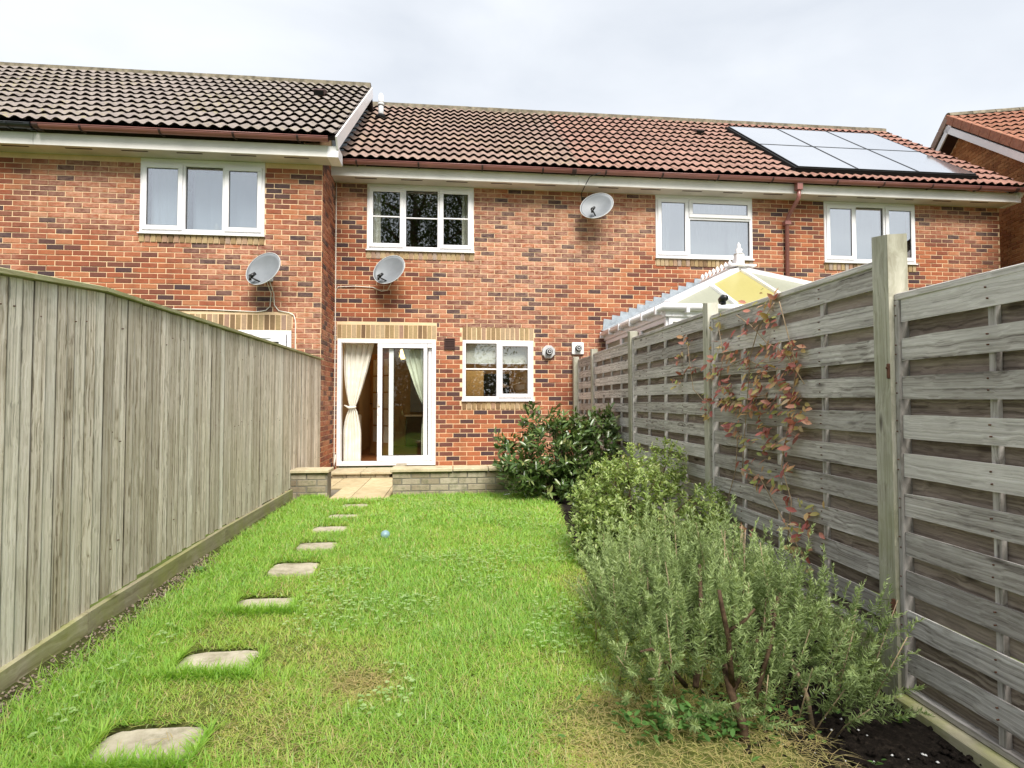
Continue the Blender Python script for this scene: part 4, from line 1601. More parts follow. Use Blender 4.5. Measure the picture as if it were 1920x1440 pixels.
def cable(pts, r, mat, label, grp="cables on the brick walls"):
    b = MB()
    b.tube(pts, r, 6)
    o = b.build("cable", MATS[mat])
    return props(o, label, "cable", grp)


yl, ym = YL - .016, YM - .016
cable([(-2.60, YL - .25, 2.98), (-2.60, yl - .02, 2.84), (-2.62, yl, 2.66), (-2.68, yl, 2.60), (-2.8, yl, 2.58), (-3.4, yl, 2.60), (-4.6, yl, 2.605)], .007, "white_cable",
      "white cable running left along the bricks from the nearer house's dish")
cable([(-2.56, YL - .25, 2.98), (-2.565, yl - .02, 2.84), (-2.56, yl, 2.68), (-2.50, yl, 2.60), (-2.36, yl, 2.575), (-2.29, yl, 2.54), (-2.265, yl, 2.46), (-2.262, yl, 1.9), (-2.262, yl, 1.2)], .007, "white_cable",
      "white cable running from the nearer house's dish down beside its door")
cable([(-1.885, ym, 4.82), (-1.883, ym, 3.0), (-1.882, ym, .32), (-1.872, ym - .01, .25), (-1.86, ym, .45)], .008, "white_cable",
      "white cable running down the inner corner beside the patio door")
cable([(-1.875, ym, 3.05), (-1.85, ym, 3.135), (-1.6, ym, 3.15), (-1.3, ym, 3.14), (-1.16, ym, 3.08), (-1.06, ym - .04, 3.09), (-.99, YM - .2, 3.17)], .007, "white_cable",
      "white cable from the corner to the dish under the barred window")
cable([(2.30, ym - .05, 4.6), (2.16, ym, 4.70), (2.14, ym, 4.80), (2.15, YM - .33, 4.85), (2.19, YM - .42, 4.93), (2.35, YM - .45, 4.99), (2.6, YM - .40, 5.06)], .007, "black_plastic",
      "black cable from the high dish looping over the brown gutter")

# vents and flues
v_ = thing("air_vent", (-.06, YM, 2.23), "square dark brown extractor vent between the patio door and kitchen window", "vent")
b = MB()
bar_frame(b, -.146, .028, 2.14, 2.325, YM - .03, YM - .001, .018)
b.box(-.13, .012, YM - .012, YM - .001, 2.155, 2.31)
b.build("vent_frame", MATS["vent_brown"], v_)
for i in range(5):
    b = MB()
    z = 2.165 + i * .029
    b.box(-.128, .010, YM - .026, YM - .013, z, z + .018)
    b.build("vent_slat", MATS["vent_brown"], v_)


def flue(x, z, label, r, sq):
    root = thing("boiler_flue", (x, YM, z), label, "flue", "boiler flues beside the fence")
    b = MB()
    if sq:
        b.bbox(x - r, x + r, YM - .045, YM - .001, z - r, z + r, .008)
    else:
        pts = [(x + r * math.cos(math.pi / 8 + k * math.pi / 4) * 1.08, z + r * math.sin(math.pi / 8 + k * math.pi / 4) * 1.08) for k in range(8)]
        b.add([(a, YM - .001, c) for a, c in pts] + [(a, YM - .04, c) for a, c in pts] + [(x + (a - x) * .9, YM - .055, z + (c - z) * .9) for a, c in pts],
              [(k, (k + 1) % 8, 8 + (k + 1) % 8, 8 + k) for k in range(8)] + [(8 + k, 8 + (k + 1) % 8, 16 + (k + 1) % 8, 16 + k) for k in range(8)] + [tuple(range(23, 15, -1))])
    b.build("flue_plate", MATS["flue_grey" if not sq else "label_white"], root)
    y_ = YM - .055 if not sq else YM - .045
    b = MB()
    b.tube([(x, y_, z), (x, y_ - .07, z)], r * .52, 16)
    b.build("flue_collar", MATS["gasket"], root)
    b = MB()
    b.tube([(x + r * .36 * math.cos(t * math.pi / 8), y_ - .075, z + r * .36 * math.sin(t * math.pi / 8)) for t in range(17)], .007, 5, caps=False)
    b.tube([(x, y_ - .07, z), (x, y_ - .09, z)], r * .14, 10)
    b.build("flue_ring", MATS["flue_grey"], root)


flue(1.575, 2.115, "rounded grey boiler flue plate with black outlet, left of the square one", .108, False)
flue(2.07, 2.18, "square white boiler flue plate with black outlet, close to the fence", .10, True)

# roof vents and the soil-pipe terminal
def onroof(x, s, off, Y0, Z0): 
    c, s_ = (YR - E0) / RL, (ZR - Z0_) / RL
    return Vector((x, Y0 + s * c - off * s_, Z0 + s * s_ + off * c))


def roof_vent(x, s, Y0, Z0, label):
    root = thing("roof_vent", tuple(onroof(x, s, .05, Y0, Z0)), label, "roof vent", "small black roof vents")
    Mx = roof_frame((x, Y0, Z0), (1, 0, 0), (0, YR - E0, ZR - Z0_))
    b = MB()
    pr = [(-.0, .03), (.28, .03), (.30, .07), (.10, .13), (.0, .13)]
    vs = [(-.09, s + y, z) for y, z in pr] + [(.09, s + y, z) for y, z in pr]
    k = len(pr)
    b.add([Mx @ Vector(p_) for p_ in vs], [tuple(range(k)), tuple(range(2 * k - 1, k - 1, -1))] + [(i, (i + 1) % k, k + (i + 1) % k, k + i) for i in range(k)])
    b.build("vent_hood", MATS["vent_brown"], root)
    b = MB()
    b.box(-.08, .08, s - .012, s - .001, .045, .12, M=Mx)
    b.build("vent_mouth", MATS["deep_black"], root)


roof_vent(5.06, 2.86, E0, Z0_, "small black vent among the tiles left of the solar panels")
roof_vent(-2.38, 2.80, EL, ZL0, "small black vent high on the nearer left roof")
fp = thing("flue_pipe", tuple(onroof(-1.43, 2.96, 0, E0, Z0_)), "grey and white flue pipe standing on the roof beside the step", "flue pipe")
pb = onroof(-1.43, 2.96, .02, E0, Z0_)
b = MB()
b.tube([pb, pb + Vector((0, 0, .26))], .052, 14)
b.tube([pb + Vector((0, 0, .26)), pb + Vector((0, 0, .30))], .064, 14)
b.build("pipe", MATS["flue_grey"], fp)
b = MB()
b.tube([pb + Vector((0, 0, .30)), pb + Vector((0, 0, .36)), pb + Vector((0, 0, .46)), pb + Vector((0, 0, .50))], [.055, .052, .050, .03], 14)
b.build("pipe_cap", MATS["label_white"], fp)
b = MB()
b.tube([pb + Vector((0, -.03, -.03)), pb + Vector((0, -.01, .06))], [.13, .07], 12)
b.build("pipe_collar", MATS["deep_black"], fp)

# solar panels
cols = [5.84, 6.945, 8.08, 9.20]
rowsS = [.26, 1.81, 3.36]
names = [["lower left solar panel, nearest the downpipe", "lower middle solar panel of the six", "lower right solar panel, reaching towards the roof's right corner"],
         ["upper left solar panel, under the ridge beside bare tiles", "upper middle solar panel of the six, under the ridge", "upper right solar panel, under the end of the ridge"]]
MrS = roof_frame((0, E0, Z0_), (1, 0, 0), (0, YR - E0, ZR - Z0_))
for r in range(2):
    for c in range(3):
        a0, a1 = cols[c] + .008, cols[c + 1] - .008
        s0, s1 = rowsS[r] + .008, rowsS[r + 1] - .008
        root = thing("solar_panel", tuple(MrS @ Vector(((a0 + a1) / 2, s0, .1))), names[r][c], "solar panel", "solar panels on the end house roof")
        b = MB()
        w_ = .014
        for q in ((a0, a1, s0, s0 + w_), (a0, a1, s1 - w_, s1), (a0, a0 + w_, s0 + w_, s1 - w_), (a1 - w_, a1, s0 + w_, s1 - w_)):
            b.box(q[0], q[1], q[2], q[3], .105, .142, M=MrS)
        b.build("panel_frame", MATS["black_plastic"], root)
        b = MB()
        b.box(a0 + w_, a1 - w_, s0 + w_, s1 - w_, .130, .139, M=MrS)
        b.build("solar_cells", MATS["solar_glass"], root)
        b = MB()
        for ss in (s0 + .3, s1 - .3):
            b.box(a0, a1, ss, ss + .04, .06, .104, M=MrS)
        b.build("mounting_rail", MATS["black_plastic"], root)
for (q0, q1, q2, q3) in ((5.80, 9.22, .235, .262), (5.79, 5.835, .235, 3.36)):
    b = MB()
    b.box(q0, q1, q2, q3, .05, .125, M=MrS)
    o_ = b.build("skirt_mesh", MATS["deep_black"])
    props(o_, "black mesh skirt along the bottom edge of the solar panels" if q0 > 5.795 else "black mesh skirt along the left edge of the solar panels", "skirt")

# ================================================================ conservatory
cv = thing("conservatory", (4.2, 8.0, .1), "white framed conservatory with hipped yellowish roof behind the right fence", "conservatory")
RX, RY, RZ = 4.21, 8.0, 3.235
AX, AY, AZ = 2.57, 6.6, 2.45
DX = 5.85


def rafter(p, q, w=.05, h=.05, name="glazing_bar"):
    p, q = Vector(p), Vector(q)
    d = q - p
    side = d.cross(Vector((0, 0, 1))).normalized()
    up = side.cross(d).normalized()
    if up.z < 0: up = -up
    side *= w / 2
    b = MB()
    vs = [p - side, p + side, p + side + up * h, p - side + up * h, q - side, q + side, q + side + up * h, q - side + up * h]
    b.add(vs, [(0, 1, 2, 3), (7, 6, 5, 4), (0, 4, 5, 1), (1, 5, 6, 2), (2, 6, 7, 3), (3, 7, 4, 0)])
    b.build(name, MATS["upvc"], cv)


def facet(pts, mat):
    pts = [Vector(p) for p in pts]
    nv = (pts[1] - pts[0]).cross(pts[2] - pts[0]).normalized() * .016
    if nv.z < 0: nv = -nv
    k = len(pts)
    b = MB()
    b.add([p for p in pts] + [p + nv for p in pts], [tuple(range(k)), tuple(range(2 * k - 1, k - 1, -1))] + [(i, (i + 1) % k, k + (i + 1) % k, k + i) for i in range(k)])
    b.build("roof_pane", MATS[mat], cv)


apex, wallr = (RX, RY, RZ), (RX, YM - .01, RZ)
A, D, AW, DW = (AX, AY, AZ), (DX, AY, AZ), (AX, YM - .01, AZ), (DX, YM - .01, AZ)
# left slope panes
ysn = [YM - .01, 8.7, 8.0]
for y0_, y1_ in zip(ysn[:-1], ysn[1:]):
    facet([(AX, y0_, AZ), (AX, y1_, AZ), (RX, y1_, RZ), (RX, y0_, RZ)], "poly_opal")
    facet([(DX, y0_, AZ), (DX, y1_, AZ), (RX, y1_, RZ), (RX, y0_, RZ)], "poly_opal")


def lerp(a, c, t): return tuple(a[i] + (c[i] - a[i]) * t for i in range(3))


# hips cut by rafters at 1/2
mh = lerp(A, apex, .52)
facet([A, (AX, 7.3, AZ), lerp((AX, 7.3, AZ), (AX, 7.3, AZ), 0), mh][:1] + [(AX, mh[1], AZ), mh], "poly_opal")
facet([(AX, mh[1], AZ), (AX, RY, AZ), apex, mh], "poly_opal")
facet([A, mh, (mh[0], AY, AZ)], "poly_opal")
facet([(mh[0], AY, AZ), mh, apex, (RX, AY, AZ)], "poly_yellow")
md = lerp(D, apex, .52)
facet([(RX, AY, AZ), apex, md, (md[0], AY, AZ)], "poly_opal")
facet([(md[0], AY, AZ), md, D], "poly_opal")
facet([D, (DX, RY, AZ), apex], "poly_opal")
for p_, q_ in ((A, apex), (D, apex)):
    rafter(p_, q_, .085, .06, "hip_bar")
rafter((RX, AY, AZ), apex); rafter((mh[0], AY, AZ), mh); rafter((md[0], AY, AZ), md)
for yy in (YM - .03, 8.7, RY):
    rafter((AX, yy, AZ), (RX, yy, RZ)); rafter((DX, yy, AZ), (RX, yy, RZ))
rafter((AX, mh[1], AZ), mh)
b = MB()
b.bbox(RX - .05, RX + .05, RY - .03, YM - .012, RZ + .01, RZ + .10, .01)
b.build("ridge_beam", MATS["upvc"], cv)
for i in range(9):
    yy = RY + .14 + i * .138
    b = MB()
    b.tube([(RX, yy, RZ + .10), (RX, yy, RZ + .125), (RX, yy, RZ + .15), (RX, yy, RZ + .175), (RX, yy, RZ + .205), (RX, yy, RZ + .225)], [.018, .010, .030, .034, .016, .002], 8)
    b.bbox(RX - .012, RX + .012, yy - .055, yy + .055, RZ + .098, RZ + .112, .003)
    b.build("cresting", MATS["upvc"], cv)
b = MB()
b.bbox(RX - .06, RX + .06, RY - .06, RY + .06, RZ + .06, RZ + .24, .012)
b.tube([(RX, RY, RZ + .24), (RX, RY, RZ + .27), (RX, RY, RZ + .31), (RX, RY, RZ + .345), (RX, RY, RZ + .375), (RX, RY, RZ + .42)], [.075, .04, .052, .02, .028, .003], 12)
b.build("finial", MATS["upvc"], cv)
b = MB()
b.bbox(RX - .20, RX + .20, RY - .15, RY + .05, RZ + .035, RZ + .065, .01)
b.build("ridge_cap", MATS["upvc"], cv)
# eave beam, gutter and dentil brackets
for (x0_, x1_, y0_, y1_) in ((AX - .05, AX + .03, AY - .05, YM - .012), (AX + .03, DX - .03, AY - .05, AY + .03), (DX - .03, DX + .05, AY - .05, YM - .012)):
    b = MB()
    b.bbox(x0_, x1_, y0_, y1_, AZ - .14, AZ - .02, .006)
    b.build("eave_beam", MATS["upvc"], cv)
b = MB()
b.tube([(AX - .085, YM - .05, AZ - .03), (AX - .085, AY - .085, AZ - .03), (DX + .08, AY - .085, AZ - .03)], .045, 8)
b.build("conservatory_gutter", MATS["upvc"], cv)
for i in range(6):
    yy = AY + .1 + i * .52
    b = MB()
    b.bbox(AX - .13, AX - .04, yy - .02, yy + .02, AZ - .10, AZ - .0, .004)
    b.build("gutter_bracket", MATS["upvc"], cv)
for i in range(5):
    xx = AX + .2 + i * .6
    b = MB()
    b.bbox(xx - .02, xx + .02, AY - .13, AY - .04, AZ - .10, AZ, .004)
    b.build("gutter_bracket", MATS["upvc"], cv)
# side and front windows
k = 0
for (p_, q_) in (((AX, YM - .05), (AX, 8.45)), ((AX, 8.45), (AX, 7.55)), ((AX, 7.55), (AX, AY)), ((AX, AY), (3.4, AY)), ((3.4, AY), (4.21, AY)), ((4.21, AY), (5.03, AY)), ((5.03, AY), (DX, AY))):
    p2, q2 = Vector((p_[0], p_[1], 0)), Vector((q_[0], q_[1], 0))
    Mw = frame_matrix((p2.x, p2.y, 0), q2 - p2, (0, 0, 1))
    ll = (q2 - p2).length
    b = MB()
    for (u0, u1, z0, z1) in ((0, ll, 2.25, 2.31), (0, ll, 1.88, 1.94), (0, ll, .80, .88), (0, .05, .88, 1.88), (ll - .05, ll, .88, 1.88), (0, .05, 1.94, 2.25), (ll - .05, ll, 1.94, 2.25)):
        b.bbox(u0, u1, -.03, .03, z0, z1, .003, M=Mw)
    wdw = b.build("window", MATS["upvc"], cv)
    b = MB()
    b.box(.05, ll - .05, -.006, .006, 1.94, 2.25, M=Mw)
    b.box(.05, ll - .05, -.006, .006, .88, 1.88, M=Mw)
    b.build("pane", MATS["poly_opal"], wdw)
b = MB()
b.box(AX - .05, AX + .05, AY - .05, YM - .02, -.1, .80)
b.box(AX + .05, DX - .05, AY - .05, AY + .05, -.1, .80)
b.box(DX - .05, DX + .05, AY - .05, YM - .02, -.1, .80)
b.build("dwarf_wall", MATS["mortar"], cv)
# stepped lead flashing on the house wall
for i in range(12):
    t0, t1 = i / 12, (i + 1) / 12
    xa_, xb_ = AX - .08 + (RX - AX + .1) * t0, AX - .08 + (RX - AX + .1) * t1 + .05
    za, zb = AZ + (RZ - AZ) * t0 - .02, AZ + (RZ - AZ) * t1 + .0
    b = MB()
    y_ = YM - .016 - .003 * (i % 2)
    vs = [(xa_, y_, za), (xb_, y_, zb), (xb_, y_, zb + .15), (xa_ + .03, y_, zb + .17)]
    b.add([(x_, yy_ - .004, z_) for x_, yy_, z_ in vs] + vs, [(0, 1, 2, 3), (7, 6, 5, 4), (0, 4, 5, 1), (1, 5, 6, 2), (2, 6, 7, 3), (3, 7, 4, 0)])
    b.build("lead_flashing", MATS["lead"], cv)
b = MB()
b.add([(AX - .10, YM - .02, AZ + .03), (AX - .10, YM - .20, AZ + .0), (RX, YM - .20, RZ + .06), (RX, YM - .02, RZ + .09), (AX - .10, YM - .02, AZ + .04), (AX - .10, YM - .20, AZ + .01), (RX, YM - .20, RZ + .07), (RX, YM - .02, RZ + .10)],
      [(0, 1, 2, 3), (7, 6, 5, 4), (0, 4, 5, 1), (1, 5, 6, 2), (2, 6, 7, 3), (3, 7, 4, 0)])
b.build("lead_apron", MATS["lead"], cv)

# ================================================================ right fence (horizontal slats)
FX = 2.08
posts_y = [.55, 2.50, 4.40, 6.41, 8.23, 9.26]
post_top = [2.0, 2.10, 2.105, 2.12, 2.08, 2.04]
panel_top = [1.80, 1.985, 2.03, 2.00, 1.985]
panel_bot = [-.035, .155, .20, .20, .20]
fr = thing("slatted_fence", (FX, 5, 0), "grey weathered fence of horizontal slats and posts on the right of the lawn", "fence")

for i, (py, pt) in enumerate(zip(posts_y, post_top)):
    b = MB()
    xo = FX if i < 5 else FX - .05
    hw = .045 if i != 1 else .05
    lean = .012
    z0 = -.3
    b.add([(xo - hw, py - hw, z0), (xo + hw, py - hw, z0), (xo + hw, py + hw, z0), (xo - hw, py + hw, z0),
           (xo - hw - lean, py - hw, pt - .02), (xo + hw - lean, py - hw, pt - .012), (xo + hw - lean, py + hw, pt), (xo - hw - lean, py + hw, pt - .006)],
          [(0, 3, 2, 1), (4, 5, 6, 7), (0, 1, 5, 4), (1, 2, 6, 5), (2, 3, 7, 6), (3, 0, 4, 7)])
    b.build("post", MATS["post_wood"], fr)


def slat_mesh(ln, h, t, seed):
    r = random.Random(seed)
    b = MB()
    k = 10
    vs = []
    bow = r.uniform(-.006, .012)
    wob = [r.uniform(-.0014, .0014) for _ in range(k + 1)]
    for i in range(k + 1):
        y = -ln / 2 + ln * i / k
        bx = -bow * (1 - (2 * i / k - 1) ** 2)
        top = h / 2 + wob[i] + (-.006 if i in (0, k) and r.random() < .3 else 0)
        bot = -h / 2 + wob[(i * 3) % (k + 1)]
        vs += [(bx - t / 2, y, bot), (bx + t / 2, y, bot), (bx + t / 2, y, top), (bx - t / 2, y, top)]
    fs = [(0, 1, 2, 3), (4 * k + 3, 4 * k + 2, 4 * k + 1, 4 * k)]
    for i in range(k):
        for j in range(4):
            fs.append((4 * i + j, 4 * (i + 1) + j, 4 * (i + 1) + (j + 1) % 4, 4 * i + (j + 1) % 4))
    b.add(vs, fs)
    return b.mesh("slat")


for pi in range(5):
    ya, yb = posts_y[pi] + .05, posts_y[pi + 1] - .05
    zt, zb = panel_top[pi], panel_bot[pi]
    yc, ln = (ya + yb) / 2, yb - ya
    b = MB()
    b.bbox(FX - .035, FX + .03, ya, yb, zt - .032, zt, .004)
    panel = b.build("fence_panel", MATS["slat_front"], fr)
    b = MB()
    b.bbox(FX - .022, FX + .03, ya, yb, zb, zb + .03, .004)
    b.build("bottom_rail", MATS["slat_front"], panel)
    for ye in (ya, yb - .028):
        b = MB()
        b.bbox(FX - .036, FX + .03, ye, ye + .028, zb + .031, zt - .033, .004)
        b.build("end_batten", MATS["batten_grey"], panel)
    H = zt - zb - .064
    n_s = 10
    pitch = H / n_s
    meshes_f = [slat_mesh(ln - .06, .106, .009, 100 * pi + s) for s in range(4)]
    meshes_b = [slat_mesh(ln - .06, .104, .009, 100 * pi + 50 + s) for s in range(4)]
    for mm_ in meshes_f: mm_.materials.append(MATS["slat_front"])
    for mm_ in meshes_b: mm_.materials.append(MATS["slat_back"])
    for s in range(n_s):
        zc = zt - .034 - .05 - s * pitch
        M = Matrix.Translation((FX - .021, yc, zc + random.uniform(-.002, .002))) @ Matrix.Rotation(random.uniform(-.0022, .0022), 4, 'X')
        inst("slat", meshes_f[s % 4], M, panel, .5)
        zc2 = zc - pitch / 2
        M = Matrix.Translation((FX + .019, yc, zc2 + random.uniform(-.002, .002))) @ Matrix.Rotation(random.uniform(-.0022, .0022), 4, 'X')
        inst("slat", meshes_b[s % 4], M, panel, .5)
    nb_ = 3 if ln > 1.5 else 2
    for j in range(nb_):
        yy = ya + ln * (j + 1) / (nb_ + 1)
        b = MB()
        b.bbox(FX - .0145, FX + .0125, yy - .016, yy + .016, zb + .031, zt - .033, .002)
        b.build("batten", MATS["batten_grey"], panel)
    nb2 = MB()
    for s in range(n_s):
        zc = zt - .034 - .05 - s * pitch
        for yy in [ya + .014, yb - .014] + [ya + ln * (j + 1) / (nb_ + 1) for j in range(nb_)]:
            for dz in (-.022, .024):
                yq, zq = yy + random.uniform(-.004, .004), zc + dz + random.uniform(-.004, .004)
                nb2.tube([(FX - .030 - (.012 if yy < ya + .02 or yy > yb - .02 else 0), yq, zq), (FX - .0385, yq, zq)], .0034, 6)
    nb2.build("nail", MATS["rust"], panel, kind="stuff")
    # gravel boards below
    zg0 = -.20
    tops = [zb - .003] if pi == 0 else [-.012, zb - .003]
    prev = zg0
    for q, tz in enumerate(tops):
        b = MB()
        b.bbox(FX - .035 - (.05 if pi == 0 else 0), FX + .01, ya - (.03 if pi == 0 else 0), yb, prev, tz, .004)
        b.build("gravel_board", MATS["gravel_wood"], fr)
        prev = tz + .003
# rusty fixing clips on the large post
for z in (1.44, .355):
    b = MB()
    b.bbox(FX - .068, FX - .048, 2.452, 2.466, z - .035, z + .035, .003)
    b.tube([(FX - .071, 2.459, z + .015), (FX - .060, 2.459, z + .015)], .006, 6)
    b.build("fixing_clip", MATS["rust"], fr)

# black fitting on the top rail
bf = thing("garden_light", (2.07, 4.16, 2.03), "small black rounded light fitting clipped on the fence top beside a post", "garden light")
b = MB()
b.tube([(2.05, 4.14, 2.035), (2.05, 4.14, 2.06)], .02, 8)
b.build("clip", MATS["black_plastic"], bf)
b = MB()
b.tube([(2.055, 4.20, 2.055), (2.05, 4.17, 2.075), (2.05, 4.13, 2.085), (2.05, 4.10, 2.082)], [.012, .028, .030, .022], 12)
b.build("light_head", MATS["black_plastic"], bf)

# ================================================================ left fence (vertical feather-edge boards)
fl = thing("board_fence", (-1.91, 5, 0), "tall weathered fence of overlapping vertical boards on the left of the lawn", "fence")


def lf_top(y): return 1.895 if y > 3.28 else 1.895 - (3.28 - y) * .088


def lf_bot(y): return float(np.interp(y, [1.2, 2.66, 3.2, 3.9, 8.4], [.09, .158, .215, .255, .275]))


y = 1.25
bi = 0
while y < 8.40:
    w_ = random.uniform(.060, .090)
    y1 = min(y + w_ - .006, 8.44)
    zt0, zt1 = lf_top(y) - .006, lf_top(y1) - .006
    zb0, zb1 = lf_bot(y) + random.choice([-.004, .0, .004, .012]), lf_bot(y1) + .0
    zb1 = zb0
    t = random.uniform(-.0035, .0035)
    # thick edge nearer the camera, thin edge tucked away; lap of feather-edge boards
    xa_, xb_ = -1.887 + t, -1.893 + t
    b = MB()
    tz = random.uniform(-.004, .002)
    wv = y1 - y
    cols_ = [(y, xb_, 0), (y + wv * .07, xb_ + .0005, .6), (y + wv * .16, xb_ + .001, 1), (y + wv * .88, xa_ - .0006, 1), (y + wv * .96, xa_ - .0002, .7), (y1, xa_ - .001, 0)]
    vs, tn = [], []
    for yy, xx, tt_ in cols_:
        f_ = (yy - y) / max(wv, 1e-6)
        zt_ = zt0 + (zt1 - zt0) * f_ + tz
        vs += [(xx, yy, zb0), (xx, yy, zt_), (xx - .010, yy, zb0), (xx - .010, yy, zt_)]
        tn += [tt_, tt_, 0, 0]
    fs = [(2, 3, 1, 0), (20, 21, 23, 22)]
    for q in range(5):
        p = q * 4
        fs += [(p, p + 1, p + 5, p + 4), (p + 2, p + 6, p + 7, p + 3), (p + 1, p + 3, p + 7, p + 5), (p, p + 4, p + 6, p + 2)]
    b.add(vs, fs)
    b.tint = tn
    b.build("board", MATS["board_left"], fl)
    y += w_
    bi += 1
nb2 = MB()
for zr_ in (.5, 1.1, 1.7):
    yq = 1.29
    while yq < 8.38:
        zq = zr_ + random.uniform(-.03, .03)
        if random.random() < .3: nb2.tube([(-1.905, yq, zq), (-1.8845, yq, zq)], .003, 6)
        yq += random.uniform(.074, .088)
nb2.build("nail", MATS["rust"], fl, kind="stuff")
# capping rail in lengths
for a, c in ((1.25, 3.27), (3.275, 5.33), (5.335, 7.2), (7.205, 8.45)):
    b = MB()
    za, zc_ = lf_top(a), lf_top(c)
    vs = []
    for yy, zz in ((a, za), (c, zc_)):
        vs += [(-1.945, yy, zz), (-1.858, yy, zz), (-1.858, yy, zz + .020), (-1.90, yy, zz + .030), (-1.945, yy, zz + .020)]
    b.add(vs, [(4, 3, 2, 1, 0), (5, 6, 7, 8, 9)] + [(i, (i + 1) % 5, 5 + (i + 1) % 5, 5 + i) for i in range(5)])
    b.build("capping_rail", MATS["cap_wood"], fl)
for a, c in ((1.25, 3.18), (3.185, 4.95), (4.955, 6.7), (6.705, 8.42)):
    b = MB()
    vs = []
    for yy in (a, c):
        zt_ = lf_bot(yy) - .004
        vs += [(-1.892, yy, zt_ - .30), (-1.866, yy, zt_ - .30), (-1.866, yy, zt_), (-1.892, yy, zt_ + .004)]
    b.add(vs, [(3, 2, 1, 0), (4, 5, 6, 7)] + [(i, (i + 1) % 4, 4 + (i + 1) % 4, 4 + i) for i in range(4)])
    b.build("gravel_board", MATS["gravel_wood"], fl)
for k in range(18):                                      # added dark backing, keeps light from showing through the gaps
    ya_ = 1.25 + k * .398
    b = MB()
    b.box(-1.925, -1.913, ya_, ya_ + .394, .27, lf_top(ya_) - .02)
    b.build("gap_backing", MATS["gutter_dark"], fl)
for z in (.5, 1.1, 1.7):
    b = MB()
    b.box(-1.975, -1.927, 1.25, 8.42, z - .03, z + .03)
    b.build("back_rail", MATS["board_left"], fl)

# ================================================================ patio: low walls, paving, step
PW = 6.95


def low_wall(x0, x1, label, copx):
    root = thing("low_brick_wall", ((x0 + x1) / 2, PW + .1, .0), label, "wall", "low garden walls at the patio edge")
    b = MB()
    b.box(x0 + .004, x1 - .004, PW + .004, PW + .21, -.05, .445)
    core = b.build("wall_core", MATS["mortar_garden"], root)
    me_s = {}
    for r in range(6):
        zc = -.0 + r * .075 + .035
        a = x0 - (0 if r % 2 else .11)
        while a < x1:
            q0, q1 = max(a, x0), min(a + .217, x1)
            if q1 - q0 > .04:
                L_ = round(q1 - q0, 2)
                if L_ not in me_s:
                    bb = MB(); bb.bbox(-L_ / 2 + .004, L_ / 2 - .004, -.10, .10, -.033, .033, .005)
                    me_ = bb.mesh("brick"); me_.materials.append(MATS["brick_garden"]); me_s[L_] = me_
                o_ = inst("brick", me_s[L_], Matrix.Translation(((q0 + q1) / 2, PW + .10 + random.uniform(-.004, .003), zc)) @ Matrix.Rotation(random.uniform(-.01, .01), 4, 'Z'), core, random.random())
            a += .225
    for a, c in copx:
        b = MB()
        b.bbox(a + .004, c - .004, PW - .035, PW + .27, .452 + random.uniform(0, .004), .492, .006)
        b.build("coping_slab", MATS["coping_buff"], root)
    return root


low_wall(-1.935, -1.47, "short low brick wall with stone cap at the foot of the left fence", [(-1.95, -1.45)])
low_wall(-.72, 1.98, "longer low brick wall with stone caps below the kitchen window, behind the laurel", [(-.745, .0), (.0, .43), (.43, .86), (.86, 1.29), (1.29, 1.99)])

pv = thing("patio_paving", (-1.1, 7.8, .12), "square of pale buff paving slabs between the low walls", "paving")
b = MB()
b.box(-1.93, 1.99, PW + .215, YM - .005, -.05, .120)
b.box(-1.47, -.745, PW - .16, PW + .2145, -.05, .120)
b.build("paving_base", MATS["mortar_garden"], pv)
ycuts = [PW - .16, 7.82, 8.72, YM - .01]
xcuts = [-1.93, -1.62, -1.22, -.82, -.42, 0, .4, .8, 1.2, 1.6, 1.98]
for i in range(len(xcuts) - 1):
    for j in range(3):
        x0_, x1_ = xcuts[i], xcuts[i + 1]
        y0_, y1_ = ycuts[j], ycuts[j + 1]
        if j == 0 and (x1_ <= -1.6 or x0_ >= -.75): y0_ = PW + .28
        if j == 0 and x0_ == -1.62: x0_ = -1.46
        if j == 0 and x0_ == -.82: x1_ = -.76
        if j == 0 and x0_ == -.82: pass
        b = MB()
        b.bbox(x0_ + .004, x1_ - .004, y0_ + .004, y1_ - .004, .122, .150 + random.uniform(-.001, .001), .004)
        b.build("paving_slab", MATS["slab_buff"], pv)
st = thing("door_step", (-1.4, 9.0, .15), "low buff stone step in front of the sliding patio door", "step")
b = MB()
for i in range(4):
    b.bbox(-1.79 + i * .212, -1.79 + (i + 1) * .212 - .01, 8.76, 8.86, .152, .205, .004)
b.box(-1.785, -.95, 8.80, 9.32, .151, .2045)
b.build("step_base", MATS["brick_garden"], st)
for a, c in ((-1.83, -1.37), (-1.365, -.91)):
    b = MB()
    b.bbox(a, c, 8.72, 9.33, .206, .240, .006)
    b.build("step_slab", MATS["coping_buff"], st)
b = MB()
b.bbox(-.90, -.74, 8.7, 9.33, .152, .30, .006)
o_ = b.build("brick_pier", MATS["brick_garden"])
props(o_, "small brick block beside the right end of the door step", "brick block")

